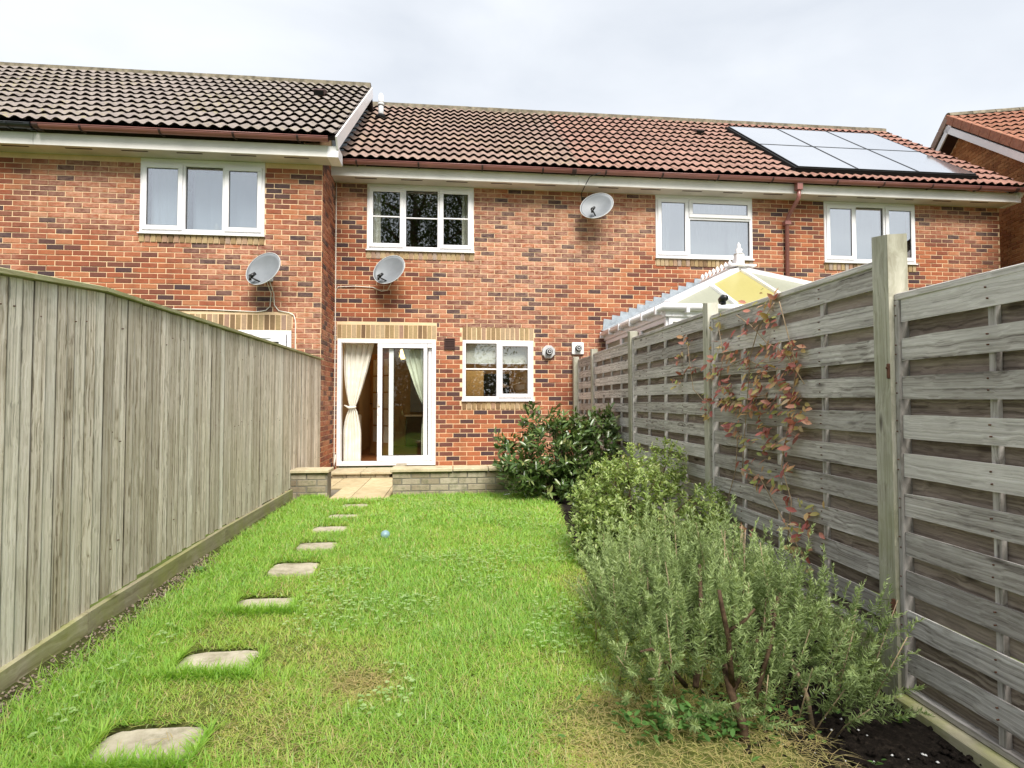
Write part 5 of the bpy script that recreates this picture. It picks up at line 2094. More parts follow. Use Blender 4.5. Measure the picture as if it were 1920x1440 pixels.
# stepping stones
for x, y, w_, d_, lab in stones:
    r = random.Random(int(y * 100))
    zz = float(gz(x, y)) + (.001 if y < 4 else .006)
    b = MB()
    k = 32
    top, bot = [], []
    for i in range(k):
        t = 2 * math.pi * i / k
        cx_, sy_ = math.cos(t), math.sin(t)
        e = 2 / 7.0
        px = abs(cx_) ** .42 * math.copysign(1, cx_) * w_ / 2 * (1 + r.uniform(-.022, .022))
        py = abs(sy_) ** .42 * math.copysign(1, sy_) * d_ / 2 * (1 + r.uniform(-.03, .03))
        top.append((x + px * .985, y + py * .985, zz + r.uniform(-.0015, .0015)))
        bot.append((x + px, y + py, zz - .008))
    b.add([(x, y, zz)] + top + bot + [(a, c, zz - .05) for a, c, _ in bot],
          [(0, 1 + i, 1 + (i + 1) % k) for i in range(k)] + [(1 + i, 1 + k + i, 1 + k + (i + 1) % k, 1 + (i + 1) % k) for i in range(k)] + [(1 + k + i, 1 + 2 * k + i, 1 + 2 * k + (i + 1) % k, 1 + k + (i + 1) % k) for i in range(k)])
    o_ = b.build("stepping_stone", MATS["slab_grey"])
    props(o_, lab, "stepping stone", "stepping stones through the lawn")
    # dark earth lip behind the stone
# pale blue ball on the lawn
b = MB()
nb = 10
b.tube([(-.57, 4.97, .125 + .038 - .038 * math.cos(math.pi * i / nb)) for i in range(nb + 1)], [.002 + .038 * math.sin(math.pi * i / nb) for i in range(nb + 1)], 14)
o_ = b.build("glass_ball", MATS["blue_glass"])
props(o_, "small pale blue ball lying in the grass near the stepping stones", "ball")

# ================================================================ grass
def hash_noise(x, y, s, seed=0):
    """cheap smooth value noise"""
    x = np.asarray(x) * s + seed * 17.3
    y = np.asarray(y) * s + seed * 5.7
    xi, yi = np.floor(x), np.floor(y)
    fx, fy = x - xi, y - yi
    fx, fy = fx * fx * (3 - 2 * fx), fy * fy * (3 - 2 * fy)
    h = lambda a, b_: np.modf(np.abs(np.sin(a * 127.1 + b_ * 311.7 + seed) * 43758.5453))[0]
    return (h(xi, yi) * (1 - fx) + h(xi + 1, yi) * fx) * (1 - fy) + (h(xi, yi + 1) * (1 - fx) + h(xi + 1, yi + 1) * fx) * fy


def lush(x, y):
    """1 thick green, 0 dry"""
    v = .90 + .16 * (hash_noise(x, y, 1.6, 1) - .5) + .24 * (hash_noise(x, y, 4.5, 2) - .5)
    # dry strip along the stepping stones and towards them
    v -= .36 * np.exp(-((x + .95) / .30) ** 2) * np.clip((5.0 - y) / 2, 0, 1)
    v -= .75 * np.exp(-((x + .40) / .13) ** 2 - ((y - 2.62) / .12) ** 2)
    v -= .30 * np.exp(-((x + .55) / .3) ** 2 - ((y - 2.95) / .2) ** 2)
    v -= .22 * np.exp(-((x + .62) / .25) ** 2 - ((y - 2.2) / .25) ** 2)
    # straw area lower right
    d = np.clip((x - .30) / .35, 0, 1) * np.clip((2.62 - y) / .25, 0, 1)
    v -= .72 * d
    v -= .22 * np.exp(-((x - .25) / .3) ** 2 - ((y - 5) / .5) ** 2)
    v -= .35 * np.clip((x - .62) / .2, 0, 1) * np.clip((4.6 - y) / .6, 0, 1)
    v += .18 * np.exp(-((x + 1.55) / .25) ** 2)
    v += .12 * np.exp(-((x - .1) / .8) ** 2) * (y > 3)
    return np.clip(v, 0, 1)


def grass(n, y0, y1, wmul, lmul, name):
    x = rng.uniform(-1.80, 1.85, n)
    y = y0 + (y1 - y0) * rng.random(n) ** 1.0
    keep = (bed_mask(x, y) < .35 + .5 * (rng.random(n) - .5))
    keep &= ~((x > -1.47) & (x < -.745) & (y > PW - .17))
    keep &= y < PW - .02 + 0 * x
    keep &= ~((x < -1.66) & (rng.random(n) < .55) & (y < 4.4)) & ~((x < -1.74) & (y < 4.6) & (rng.random(n) < .8))
    for sx, sy, w_, d_, _ in stones:
        fuzz = .025 * (hash_noise(x, y, 30, 9) - .5)
        inside = (np.abs(x - sx) < w_ / 2 + .004 + fuzz) & (np.abs(y - sy) < d_ / 2 + .016 + fuzz)
        if sy > 4: inside |= (np.abs(x - sx) < w_ / 2) & (y < sy) & (y > sy - d_ / 2 - .045)
        keep &= ~inside
        # scuffed dark lip just beyond each slab
        lip = (np.abs(x - sx) < w_ / 2 - .02) & (y - sy > d_ / 2 - .01) & (y - sy < d_ / 2 + .030)
        keep &= ~(lip & (rng.random(n) < .93))
    # tuft over stone two
    x, y = x[keep], y[keep]
    n = len(x)
    lu = lush(x, y)
    sparse = rng.random(n) < (.50 + .6 * lu)
    x, y, lu = x[sparse], y[sparse], lu[sparse]
    n = len(x)
    clump = hash_noise(x, y, 9, 4)
    length = (.019 + .029 * lu + .016 * clump * lu) * rng.uniform(.55, 1.35, n) * lmul
    az = rng.uniform(0, 2 * np.pi, n) + 3.0 * hash_noise(x, y, 5, 6)
    lean = rng.uniform(.25, 1.15, n) + (1 - lu) * .5
    D = np.stack([np.cos(az) * np.sin(lean), np.sin(az) * np.sin(lean), np.cos(lean)], -1)
    N = np.stack([-np.cos(az) * np.cos(lean), -np.sin(az) * np.cos(lean), np.sin(lean)], -1)
    z = gz(x, y) - .004
    C = np.stack([x, y, z], -1)
    wd = rng.uniform(.0022, .0042, n) * wmul * (1 + .3 * lu)
    tint = np.clip(.12 + .72 * lu + rng.normal(0, .13, n) + .10 * (clump - .5), 0, .93)
    straw = rng.random(n) < (.10 + .25 * (1 - lu))
    tint[straw] = rng.uniform(.05, .34, straw.sum())
    bright = rng.random(n) < .04
    tint[bright] = 1.0
    # bend downwards: template normal points back/up so blades arch over
    V, F, T = scatter(BLADE_V * np.array([1, 1, -1]), BLADE_F, C, D, N, length, wd, tint)
    V[:, 2] = np.maximum(V[:, 2], np.repeat(z, 5) - .003)
    return V, F, T


parts = [grass(150000, 1.7, 3.6, .95, 1.0, "a"), grass(110000, 3.6, 5.4, 1.3, 1.0, "b"), grass(60000, 5.4, 7.0, 1.9, 1.1, "c"), grass(26000, -3.5, 1.7, 2.6, 1.3, "d")]
off = 0
Vs, Fs, Ts = [], [], []
for V, F, T in parts:
    Vs.append(V); Fs.append(F + off); Ts.append(T); off += len(V)
gr = np_object("grass", np.concatenate(Vs), np.concatenate(Fs), MATS["grass"], kind="stuff", tint=np.concatenate(Ts))
props(gr, "bright green lawn grass with dry straw patches", "grass")

# longer tufts along edges (fence foot, wall foot, stones)
n = 9000
sx_ = rng.integers(0, 3, 2600)
sa = np.array([q[:4] for q in stones])[sx_]
side_ = rng.random(2600)
fx_ = np.where(side_ < .6, sa[:, 0] + rng.uniform(-.5, .5, 2600) * sa[:, 2], sa[:, 0] + np.where(side_ < .8, -1, 1) * (sa[:, 2] / 2 + .008))
fy_ = np.where(side_ < .6, sa[:, 1] - sa[:, 3] / 2 - .004 + rng.normal(0, .008, 2600), sa[:, 1] + rng.uniform(-.5, .4, 2600) * sa[:, 3])
ex = np.concatenate([fx_, rng.normal(-1.55, .10, 3500), rng.uniform(-.7, 1.1, 2500), rng.normal(-1.12, .24, 1500), rng.uniform(-1.75, -1.5, 1500)])
ey = np.concatenate([fy_, rng.uniform(1.8, 6.9, 3500), rng.normal(6.86, .05, 2500), rng.choice([2.07, 2.69, 3.42], 1500) + rng.normal(0, .015, 1500), rng.normal(6.85, .07, 1500)])
ex = np.clip(ex, -1.78, 1.9)
ok = ~((ex > -1.47) & (ex < -.74) & (ey > 6.78)) & (ey < 6.94)
ex, ey = ex[ok], ey[ok]
n = len(ex)
az = rng.uniform(0, 6.28, n); lean = rng.uniform(.1, .9, n)
D = np.stack([np.cos(az) * np.sin(lean), np.sin(az) * np.sin(lean), np.cos(lean)], -1)
N = np.stack([-np.cos(az) * np.cos(lean), -np.sin(az) * np.cos(lean), np.sin(lean)], -1)
V, F, T = scatter(BLADE_V * np.array([1, 1, -1]), BLADE_F, np.stack([ex, ey, gz(ex, ey) - .004], -1), D, N, rng.uniform(.045, .095, n), rng.uniform(.003, .005, n) * 1.2, rng.uniform(.6, .9, n))
tg = np_object("tall_grass", V, F, MATS["grass"], kind="stuff", tint=T)
props(tg, "longer green grass tufts at the fence foot and low wall", "grass")

# clover leaves
n = 5200
x = rng.uniform(-1.5, 1.0, n); y = rng.uniform(2.2, 6.7, n)
ok = (hash_noise(x, y, 2.2, 12) > .62) & (bed_mask(x, y) < .2) & (lush(x, y) > .5) & ~((x > -1.3) & (x < -.9))
x, y = x[ok], y[ok]
n = len(x)
Cs, Ds = [], []
a0 = rng.uniform(0, 6.28, n)
zc = gz(x, y) + rng.uniform(.03, .05, n)
for k in range(3):
    a = a0 + k * 2.094
    Cs.append(np.stack([x, y, zc], -1)); Ds.append(np.stack([np.cos(a), np.sin(a), np.full(n, .15)], -1))
C = np.concatenate(Cs); D = np.concatenate(Ds)
V, F, T = scatter(LEAF4_V, LEAF4_F, C, D, np.tile([0.05, 0.03, 1.0], (len(C), 1)), rng.uniform(.010, .017, len(C)), rng.uniform(.012, .017, len(C)), np.tile(rng.random(n), 3))
cl = np_object("clover", V, F, MATS["clover"], kind="stuff", tint=T)
props(cl, "patches of small clover leaves in the lawn", "clover")

# straw thatch lying on the dry area
n = 5200
x = rng.uniform(.2, 1.45, n); y = rng.uniform(1.75, 2.8, n)
ok = ((x - .30) / .4 + (2.6 - y) / .5 > .9) | (rng.random(n) < .15)
x, y = x[ok], y[ok]
x = np.concatenate([x, rng.normal(-.40, .10, 500), rng.normal(-.62, .2, 500)]); y = np.concatenate([y, rng.normal(2.62, .09, 500), rng.normal(2.25, .2, 500)])
n = len(x)
az = rng.uniform(0, 6.28, n)
D = np.stack([np.cos(az), np.sin(az), rng.uniform(-.05, .3, n)], -1)
V, F, T = scatter(BLADE_V * np.array([1, 1, -.4]), BLADE_F, np.stack([x, y, gz(x, y) + rng.uniform(.004, .03, n)], -1), D, np.tile([0., 0.01, 1], (n, 1)), rng.uniform(.03, .09, n), rng.uniform(.0015, .003, n), rng.uniform(.03, .30, n))
tw = np_object("dry_straw", V, F, MATS["grass"], kind="stuff", tint=T)
props(tw, "dead straw coloured grass lying in front of the rosemary", "straw")

# stones and grit along the left gravel board and in the bed
def grit(name, xs_, ys_, sizes, mat, label):
    base = np.array([(1, 0, 0), (0, 1, 0), (-1, 0, 0), (0, -1, 0), (0, 0, .7), (0, 0, -.7)], float)
    f = np.array([(0, 1, 4), (1, 2, 4), (2, 3, 4), (3, 0, 4), (1, 0, 5), (2, 1, 5), (3, 2, 5), (0, 3, 5)])
    n = len(xs_)
    R = rng.uniform(.6, 1.3, (n, 6, 1)) * base[None] * sizes[:, None, None]
    a = rng.uniform(0, 6.28, n)
    c, s = np.cos(a)[:, None], np.sin(a)[:, None]
    Rx = R[:, :, 0] * c - R[:, :, 1] * s
    Ry = R[:, :, 0] * s + R[:, :, 1] * c
    V = np.stack([Rx + xs_[:, None], Ry + ys_[:, None], R[:, :, 2] + (gz(xs_, ys_) - .03 * bed_mask(xs_, ys_) + sizes * .35)[:, None]], -1).reshape(-1, 3)
    F = (f[None] + (np.arange(n) * 6)[:, None, None]).reshape(-1, 3)
    o = np_object(name, V, F, MATS[mat], kind="stuff")
    return props(o, label, "gravel")


n = 1400
grit("gravel", rng.uniform(-1.86, -1.70, n), rng.uniform(1.7, 4.6, n) , rng.uniform(.003, .011, n), "stone_chip", "stony debris strip beside the left gravel board")
n = 3000
grit("soil_crumbs", rng.uniform(1.1, 2.02, n), rng.uniform(1.4, 7, n), rng.uniform(.004, .018, n), "soil", "dark soil crumbs of the planting bed")
n = 90
grit("bed_pebbles", rng.uniform(1.25, 1.95, n), rng.uniform(1.7, 2.7, n), rng.uniform(.003, .009, n), "label_white", "pale little stones scattered on the dark soil")

# ================================================================ shrubs
def leaf_instances(parent, name, mat, C, D, N, LN, WD):
    b = MB()
    b.add(LEAF_V, [tuple(f) for f in LEAF_F], 0, True)
    me = b.mesh(name)
    me.materials.append(mat)
    for c, d, nn_, l_, w_ in zip(C, D, N, LN, WD):
        d = Vector(d).normalized()
        s = Vector(nn_).cross(d)
        s = s.normalized() if s.length > 1e-6 else d.orthogonal().normalized()
        u = d.cross(s)
        M = Matrix(((d.x * l_, s.x * w_, u.x * l_, c[0]), (d.y * l_, s.y * w_, u.y * l_, c[1]), (d.z * l_, s.z * w_, u.z * l_, c[2]), (0, 0, 0, 1)))
        inst(name, me, M, parent, .5)


def shrub_leaves(blobs, n, size, asp, outw, seed, per=7, up=.5):
    """whorls of leaves at shoot ends through the volume of several ellipsoids; more towards the surface"""
    r = np.random.default_rng(seed)
    w = np.array([b[3] * b[4] * b[5] for b in blobs]) ** .67
    w /= w.sum()
    k = r.choice(len(blobs), n // per, p=w)
    B = np.array(blobs)[k]
    d = nrm(r.normal(size=(len(k), 3)))
    rad = r.uniform(.45, 1.0, len(k)) ** .45
    P = B[:, :3] + d * B[:, 3:6] * rad[:, None]
    P += r.normal(0, .02, P.shape)
    shoot = nrm(d * B[:, 3:6] * outw + np.array([0, 0, up]) + r.normal(0, .25, d.shape))
    C, D, N, T = [], [], [], []
    base_t = r.uniform(.0, 1, len(k))
    for j in range(per):
        a = r.uniform(0, 6.28, len(k)) + j * 2.4
        ortho = nrm(np.cross(shoot, np.tile([.3, .2, .9], (len(k), 1)) + r.normal(0, .05, shoot.shape)))
        o2 = np.cross(shoot, ortho)
        side = ortho * np.cos(a)[:, None] + o2 * np.sin(a)[:, None]
        dd_ = nrm(shoot * r.uniform(.25, 1.1, len(k))[:, None] + side)
        C.append(P + shoot * (r.uniform(-1.0, .6, len(k)) * size)[:, None])
        D.append(dd_)
        N.append(nrm(shoot + r.normal(0, .25, shoot.shape) - .2 * side))
        T.append(np.clip(.35 * base_t + r.uniform(0, .65, len(k)), 0, 1))
    C, D, N, T = map(np.concatenate, (C, D, N, T))
    LN = size * r.uniform(.65, 1.2, len(C))
    return C, D, N, LN, LN * asp * r.uniform(.8, 1.15, len(C)), T


def stems(parent, base, tips, r0, mat="bark", name="stem"):
    for t in tips:
        b = MB()
        bx, by, bz = base[0] + random.uniform(-.05, .05), base[1] + random.uniform(-.05, .05), base[2]
        mid = ((bx + t[0]) / 2 + random.uniform(-.05, .05), (by + t[1]) / 2 + random.uniform(-.05, .05), (bz + t[2]) * .5)
        b.tube([(bx, by, bz), mid, t], [r0, r0 * .7, r0 * .3], 6)
        b.build(name, MATS[mat], parent)


def dens(C, k=.1):
    return C[:, 2] > .1


# laurel
LA = [(.80, 6.55, .55, .32, .30, .32), (1.15, 6.75, .72, .40, .35, .40), (1.55, 6.85, .70, .36, .35, .42), (1.85, 7.0, .78, .26, .35, .34), (.95, 6.80, .98, .10, .10, .26), (1.30, 6.9, 1.0, .16, .14, .20), (1.95, 7.0, 1.02, .12, .2, .18),
      (.62, 6.6, .70, .14, .14, .22), (1.2, 6.55, .38, .40, .25, .24), (1.62, 6.9, 1.03, .12, .1, .18)]
la = thing("laurel_bush", (1.25, 6.75, .1), "dark glossy laurel bush growing at the patio wall's right end", "shrub")
C, D, N, LN, WD, T = shrub_leaves(LA, 5000, .098, .36, 1.0, 21, 8, .55)
ok = C[:, 0] < 2.02
C, D, N, LN, WD, T = [a[ok] for a in (C, D, N, LN, WD, T)]
order = np.argsort(C[:, 1] + rng.random(len(C)) * .3)
sel, rest = order[:290], order[290:]
leaf_instances(la, "leaf", MATS["laurel_one"], C[sel], D[sel], N[sel], LN[sel], WD[sel])
V, F, T2 = scatter(LEAF_V, LEAF_F, C[rest], D[rest], N[rest], LN[rest], WD[rest], T[rest])
np_object("foliage", V, F, MATS["laurel"], la, "stuff", T2)
stems(la, (1.2, 6.8, .08), [(.75, 6.6, .7), (.95, 6.8, 1.05), (1.2, 6.7, .9), (1.35, 6.9, 1.05), (1.6, 6.9, .9), (1.85, 7, .9), (1.0, 6.5, .45)], .016)
b = MB()
b.tube([(1.52, 6.9, .7), (1.60, 6.92, 1.0), (1.66, 6.9, 1.09), (1.64, 6.92, 1.17), (1.66, 6.92, 1.20)], [.013, .012, .010, .010, .006], 6)
b.tube([(1.60, 6.92, .98), (1.48, 6.9, 1.03)], [.007, .004], 5)
b.build("dead_branch", MATS["bark"], la)

# light green shrub
PR = [(1.28, 4.35, .50, .38, .30, .36), (1.15, 4.2, .30, .26, .25, .28), (1.15, 4.45, .40, .20, .25, .30), (1.65, 4.65, .48, .26, .3, .32), (1.45, 4.6, .80, .12, .14, .14), (1.25, 4.5, .70, .14, .12, .14), (1.85, 4.8, .72, .15, .22, .24), (1.9, 4.15, .50, .14, .18, .18), (1.8, 3.95, .42, .16, .2, .2), (1.5, 4.3, .25, .45, .2, .2)]
pr_ = thing("variegated_shrub", (1.4, 4.5, .05), "yellow-green small leaved shrub between the laurel and the rosemary", "shrub")
C, D, N, LN, WD, T = shrub_leaves(PR, 16000, .036, .46, 1.0, 22, 7, .7)
ok = C[:, 0] < 2.03
C, D, N, LN, WD, T = [a[ok] for a in (C, D, N, LN, WD, T)]
V, F, T2 = scatter(LEAF_V, LEAF_F, C, D, N, LN, WD, T)
np_object("foliage", V, F, MATS["privet"], pr_, "stuff", T2)
stems(pr_, (1.45, 4.55, .02), [(1.2, 4.45, .6), (1.4, 4.5, .85), (1.5, 4.6, .8), (1.7, 4.65, .7), (1.85, 4.75, .85), (1.3, 4.3, .4), (1.85, 4.2, .6), (1.8, 4.0, .5)], .011)

# rosemary
ro = thing("rosemary_bush", (1.2, 2.6, -.03), "large grey-green rosemary bush with upright sprigs beside the right fence", "shrub")
r = np.random.default_rng(5)
base = np.array([1.12, 2.42, -.02])
SC, SD, SL = [], [], []
stemtubes = MB()
n_sp = 800
for i in range(n_sp):
    # foot of the sprig inside the bush dome, tip upward and outward
    while True:
        px = r.uniform(.70, 1.78); py = r.uniform(2.10, 3.50)
        hmax = .68 * math.sqrt(max(0, 1 - ((px - 1.25) / .72) ** 2)) * (1 - .25 * abs(py - 2.9)) + .06 * math.sin(px * 9 + py * 5) + .05 * math.sin(px * 23)
        if py < 2.3 and (px < .8 or px > 1.75): continue
        if px < .85 and py > 3.1: continue
        if py > 3.0: hmax *= .82
        if hmax > .12: break
    z0 = gz(px, py) + r.uniform(.05, max(.06, hmax - .16))
    outx = (px - 1.25) * .36
    outy = (py - 2.8) * .35
    d = np.array([outx + r.normal(0, .14), outy + r.normal(0, .14) - (.25 if z0 < .2 else 0), 1.0])
    if z0 < .25 and r.random() < .5: d[2] = .35
    d /= np.linalg.norm(d)
    ln = r.uniform(.14, .36)
    SC.append((px, py, z0)); SD.append(d); SL.append(ln)
    if i % 9 == 0:
        stemtubes.tube([(px - d[0] * .1, py - d[1] * .1, z0 - .1), (px, py, z0), tuple(np.array([px, py, z0]) + d * ln * .9)], [.004, .003, .0015], 4)
SC, SD, SL = np.array(SC), np.array(SD), np.array(SL)
per = 100
tt = r.uniform(0.02, 1.0, (n_sp, per))
bend = r.normal(0, .10, (n_sp, 1, 3)) * (tt[..., None] ** 2) * SL[:, None, None]
C = SC[:, None, :] + SD[:, None, :] * (tt * SL[:, None])[..., None] + bend
a = r.uniform(0, 6.28, (n_sp, per))
o1 = nrm(np.cross(SD, np.tile([.2, .9, .1], (n_sp, 1))))
o2 = np.cross(SD, o1)
side = o1[:, None, :] * np.cos(a)[..., None] + o2[:, None, :] * np.sin(a)[..., None]
D = nrm(side + SD[:, None, :] * (r.uniform(.35, 1.1, (n_sp, per)) + 1.2 * tt ** 6)[..., None])
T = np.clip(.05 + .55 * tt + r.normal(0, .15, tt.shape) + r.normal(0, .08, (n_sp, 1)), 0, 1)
C, D, T = C.reshape(-1, 3), D.reshape(-1, 3), T.ravel()
N = nrm(np.cross(D, r.normal(size=D.shape)))
tp = tt.ravel()
LN = r.uniform(.020, .038, len(C)) * (1 - .45 * tp ** 4)
ok = C[:, 0] < 2.02
C, D, T, N, LN = C[ok], D[ok], T[ok], N[ok], LN[ok]
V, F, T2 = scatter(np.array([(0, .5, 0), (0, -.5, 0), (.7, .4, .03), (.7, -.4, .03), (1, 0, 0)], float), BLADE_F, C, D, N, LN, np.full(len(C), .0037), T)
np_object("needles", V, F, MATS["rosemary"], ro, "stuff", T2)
stemtubes.build("sprig_stems", MATS["twig_pale"], ro, kind="stuff")
for pts, rr, mt in (([(1.13, 2.14, -.06), (1.12, 2.15, .06), (1.08, 2.16, .17), (1.06, 2.17, .27)], [.022, .020, .015, .012], "bark"),
                    ([(1.09, 2.16, .19), (1.06, 2.12, .30), (1.045, 2.10, .40), (1.02, 2.10, .52), (1.01, 2.10, .58)], [.012, .011, .010, .009, .007], "bark"),
                    ([(1.04, 2.10, .42), (1.10, 2.08, .47), (1.13, 2.06, .52)], [.007, .006, .004], "bark"),
                    ([(1.5, 2.28, -.07), (1.49, 2.3, .05), (1.44, 2.33, .2)], [.010, .010, .008], "twig_pale"),
                    ([(.98, 2.35, .1), (.88, 2.3, .22), (.80, 2.26, .30), (.74, 2.22, .31)], [.011, .009, .007, .004], "bark"),
                    ([(.86, 2.30, .24), (.80, 2.22, .20), (.76, 2.18, .22)], [.007, .006, .004], "twig_pale"),
                    ([(1.2, 2.2, .1), (1.3, 2.25, .3), (1.36, 2.3, .45)], [.010, .009, .006], "bark"),
                    ([(1.0, 2.3, .12), (1.12, 2.5, .3), (1.2, 2.7, .5)], [.014, .012, .008], "bark"),
                    ([(1.15, 2.3, .08), (1.4, 2.5, .25), (1.6, 2.6, .45)], [.014, .012, .008], "bark")):
    b = MB()
    b.tube(pts, rr, 7)
    b.build("branch", MATS[mt], ro)
# low weeds under it
n = 420
x = rng.normal(.98, .18, n); y = rng.normal(2.22, .07, n)
az = rng.uniform(0, 6.28, n)
C = np.stack([x, y, gz(x, y) + rng.uniform(0, .10, n)], -1)
V, F, T = scatter(LEAF_V, LEAF_F, C, np.stack([np.cos(az), np.sin(az), rng.uniform(.0, .8, n)], -1), np.tile([0.05, .1, 1.], (n, 1)), rng.uniform(.02, .045, n), rng.uniform(.015, .03, n), rng.random(n))
wd_ = np_object("weeds", V, F, MATS["weed"], kind="stuff", tint=T)
props(wd_, "low green weeds at the foot of the rosemary", "weeds")
for (wx, wy, lab, nl, s) in ((-1.72, 4.15, "small green weed growing by the left gravel board", 16, .05), (1.86, 2.22, "small bright green weed at the right gravel board", 9, .04), (1.55, 1.98, "tiny seedling on the dark soil", 7, .03)):
    az = rng.uniform(0, 6.28, nl)
    C = np.tile([wx, wy, float(gz(wx, wy)) + .01], (nl, 1)) + rng.normal(0, .012, (nl, 3)) * [1, 1, .3]
    V, F, T = scatter(LEAF_V, LEAF_F, C, np.stack([np.cos(az), np.sin(az), rng.uniform(.2, 1.2, nl)], -1), np.tile([0.0, .1, 1.], (nl, 1)), rng.uniform(.7, 1.2, nl) * s, rng.uniform(.4, .7, nl) * s, rng.random(nl))
    o_ = np_object("weed", V, F, MATS["weed"], tint=T)
    props(o_, lab, "weed")

# ================================================================ creeper on the right fence
cp = thing("creeper", (2.0, 3.8, .5), "reddish autumn creeper climbing the slats of the right fence", "climbing plant")
pts_yz = [(4.757, .52), (4.652, .282), (5.0, .205), (4.9, .40), (4.2, .60), (4.118, .453), (3.762, .49), (3.55, .55), (3.429, .53), (3.26, .331), (3.154, .289), (3.767, .305), (4.0, .33), (3.5, .33), (4.166, .253), (4.001, .126), (3.7, .15), (3.5, .18), (3.209, .198),
          (3.567, .06), (3.35, .10), (4.086, .009), (3.95, .0), (3.775, -.029), (3.6, -.05), (3.413, -.026), (3.161, .007), (3.25, .06), (3.929, -.184), (3.508, -.165), (3.218, -.152), (3.18, -.08), (3.449, -.264), (3.276, -.284), (3.781, -.288), (3.577, -.379), (3.278, -.381),
          (3.785, -.473), (3.647, -.528), (3.338, -.551), (3.45, -.50), (3.124, -.60), (3.233, -.757), (3.129, -.718), (3.133, -.888), (3.795, -.88), (4.3, .2), (4.38, .02), (4.35, -.1), (4.25, .36), (3.45, .66), (3.62, .64)]
CX, CD, CN, CL = [], [], [], []
for (yy, zz) in pts_yz:
    dense = 15 if (3.1 < yy < 4.2 and -.2 < zz < .4) else 7
    for k in range(dense + random.randint(0, 3)):
        c = (FX - .035 - random.uniform(0, .05), yy + random.gauss(0, .055), zz + EYE + random.gauss(0, .035))
        d = Vector((random.uniform(-.8, -.1), random.gauss(0, .8), random.uniform(-1.1, .35))).normalized()
        CX.append(c); CD.append(tuple(d)); CN.append((-1, random.gauss(0, .35), random.uniform(.2, .9))); CL.append(random.uniform(.035, .078))
CX, CD, CN, CL = map(np.array, (CX, CD, CN, CL))
idx = rng.permutation(len(CX))
sel, rest = idx[:295], idx[295:]
leaf_instances(cp, "leaf", MATS["creeper_one"], CX[sel], CD[sel], CN[sel], CL[sel], CL[sel] * .50)
if len(rest):
    V, F, T = scatter(LEAF_V, LEAF_F, CX[rest], CD[rest], CN[rest], CL[rest], CL[rest] * .5, rng.random(len(rest)))
    np_object("foliage", V, F, MATS["creeper"], cp, "stuff", T)
for path in ([(4.9, .2), (4.75, .3), (4.6, .28), (4.3, .25), (4.05, .25), (3.8, .3), (3.5, .2), (3.25, .2)],
             [(4.35, -.1), (4.2, .1), (4.1, .35), (4.2, .6)],
             [(3.85, -.5), (3.8, -.3), (3.75, 0), (3.7, .3), (3.6, .5), (3.4, .62)],
             [(3.9, .62), (3.7, .52), (3.5, .38), (3.3, .30), (3.1, .1)],
             [(3.3, -.9), (3.25, -.6), (3.35, -.4), (3.25, -.1), (3.2, .2), (3.3, .5), (3.35, .62)],
             [(4.75, .52), (4.72, .3), (4.65, .1), (4.45, .0), (4.2, .0), (3.9, .0), (3.5, .04)],
             [(3.15, -.9), (3.3, -.75), (3.6, -.5), (3.8, -.48)], [(4.2, -1.2), (4.1, -.8), (3.95, -.5), (3.9, -.2)]):
    b = MB()
    b.tube([(FX - .045 - random.uniform(0, .02), yy, zz + EYE) for yy, zz in path], .0035, 5)
    b.build("vine_stem", MATS["twig_pale"], cp)

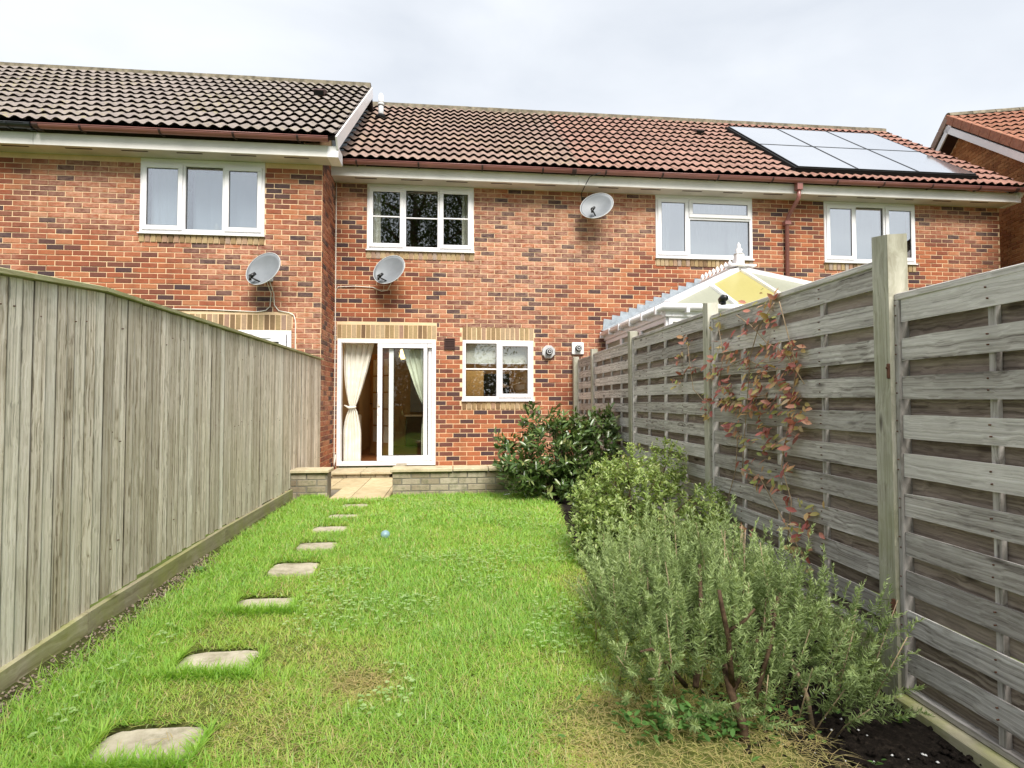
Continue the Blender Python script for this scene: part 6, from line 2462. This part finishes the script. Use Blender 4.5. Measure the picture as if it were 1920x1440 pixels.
# ================================================================ added hedge behind the viewpoint, darkens the patio door reflection
hg = thing("reflection_hedge", (0, -6.5, -.1), "added unseen hedge behind the viewpoint, giving the patio door glass a dark reflection", "hedge")
r = np.random.default_rng(77)
n = 16000
C = np.stack([r.uniform(-6, 7, n), -6.5 + r.normal(0, .35, n), r.uniform(-.1, 2.9, n) + .25 * np.sin(r.uniform(-6, 7, n) * 2)], -1)
V, F, T = scatter(LEAF4_V, LEAF4_F, C, nrm(r.normal(size=(n, 3))), nrm(r.normal(size=(n, 3))), r.uniform(.12, .24, n), r.uniform(.08, .14, n), r.random(n))
np_object("foliage", V, F, MATS["tree_leaf"], hg, "stuff", T)
for k in range(9):
    b = MB()
    b.tube([(-5.6 + k * 1.4, -6.5, -.2), (-5.5 + k * 1.4, -6.45, 1.2), (-5.6 + k * 1.4, -6.5, 2.5)], [.05, .04, .01], 6)
    b.build("stem", MATS["bark"], hg)

# ================================================================ trees behind the viewpoint (mirrored in the upper windows)
def tree(x, y, h, rad, label, seed, n=7000, leaf=.15):
    r = np.random.default_rng(seed)
    root = thing("garden_tree", (x, y, -.2), label, "tree", "trees of the gardens opposite the terrace")
    b = MB()
    b.tube([(x, y, -.2), (x + .1, y, h * .35), (x - .05, y + .1, h * .7), (x, y, h * .95)], [h * .028, h * .02, h * .012, h * .003], 8)
    b.build("trunk", MATS["bark"], root)
    tips = []
    for i in range(16):
        t = .3 + .6 * i / 16
        a = i * 2.4
        rr = rad * (1 - .7 * abs(t - .5)) * .85
        p0 = Vector((x, y, h * t))
        p1 = p0 + Vector((math.cos(a) * rr, math.sin(a) * rr, h * .12))
        tips.append((p0, p1))
        b = MB()
        b.tube([p0, (p0 + p1) / 2 + Vector((0, 0, .1)), p1], [h * .008, h * .005, h * .002], 5)
        b.build("limb", MATS["bark"], root)
    k = r.integers(0, len(tips), n)
    P0s = np.array([tuple(t[0]) for t in tips])[k]; P1s = np.array([tuple(t[1]) for t in tips])[k]
    tt = r.uniform(.35, 1.1, n)[:, None]
    C = P0s + (P1s - P0s) * tt + r.normal(0, 1, (n, 3)) * [rad * .16, rad * .16, h * .055]
    C[:, 2] -= r.random(n) * h * .06
    D = nrm(r.normal(size=(n, 3)) + [0, 0, -.8])
    V, F, T = scatter(LEAF4_V, LEAF4_F, C, D, nrm(r.normal(size=(n, 3))), r.uniform(.6, 1.3, n) * leaf, r.uniform(.4, .7, n) * leaf, r.random(n))
    np_object("crown", V, F, MATS["tree_leaf"], root, "stuff", T)


tree(-1.9, -9.5, 13.5, 3.6, "tall birch-like tree reflected in the barred upstairs window", 31, 15000, .16)
tree(.7, -10.5, 13.0, 2.8, "slender dark tree beside the birch, reflected in the barred upstairs window", 32, 9000, .16)
tree(8.0, -12.5, 6.4, 2.3, "low rounded tree reflected at the foot of the window above the conservatory", 33, 4500, .16)
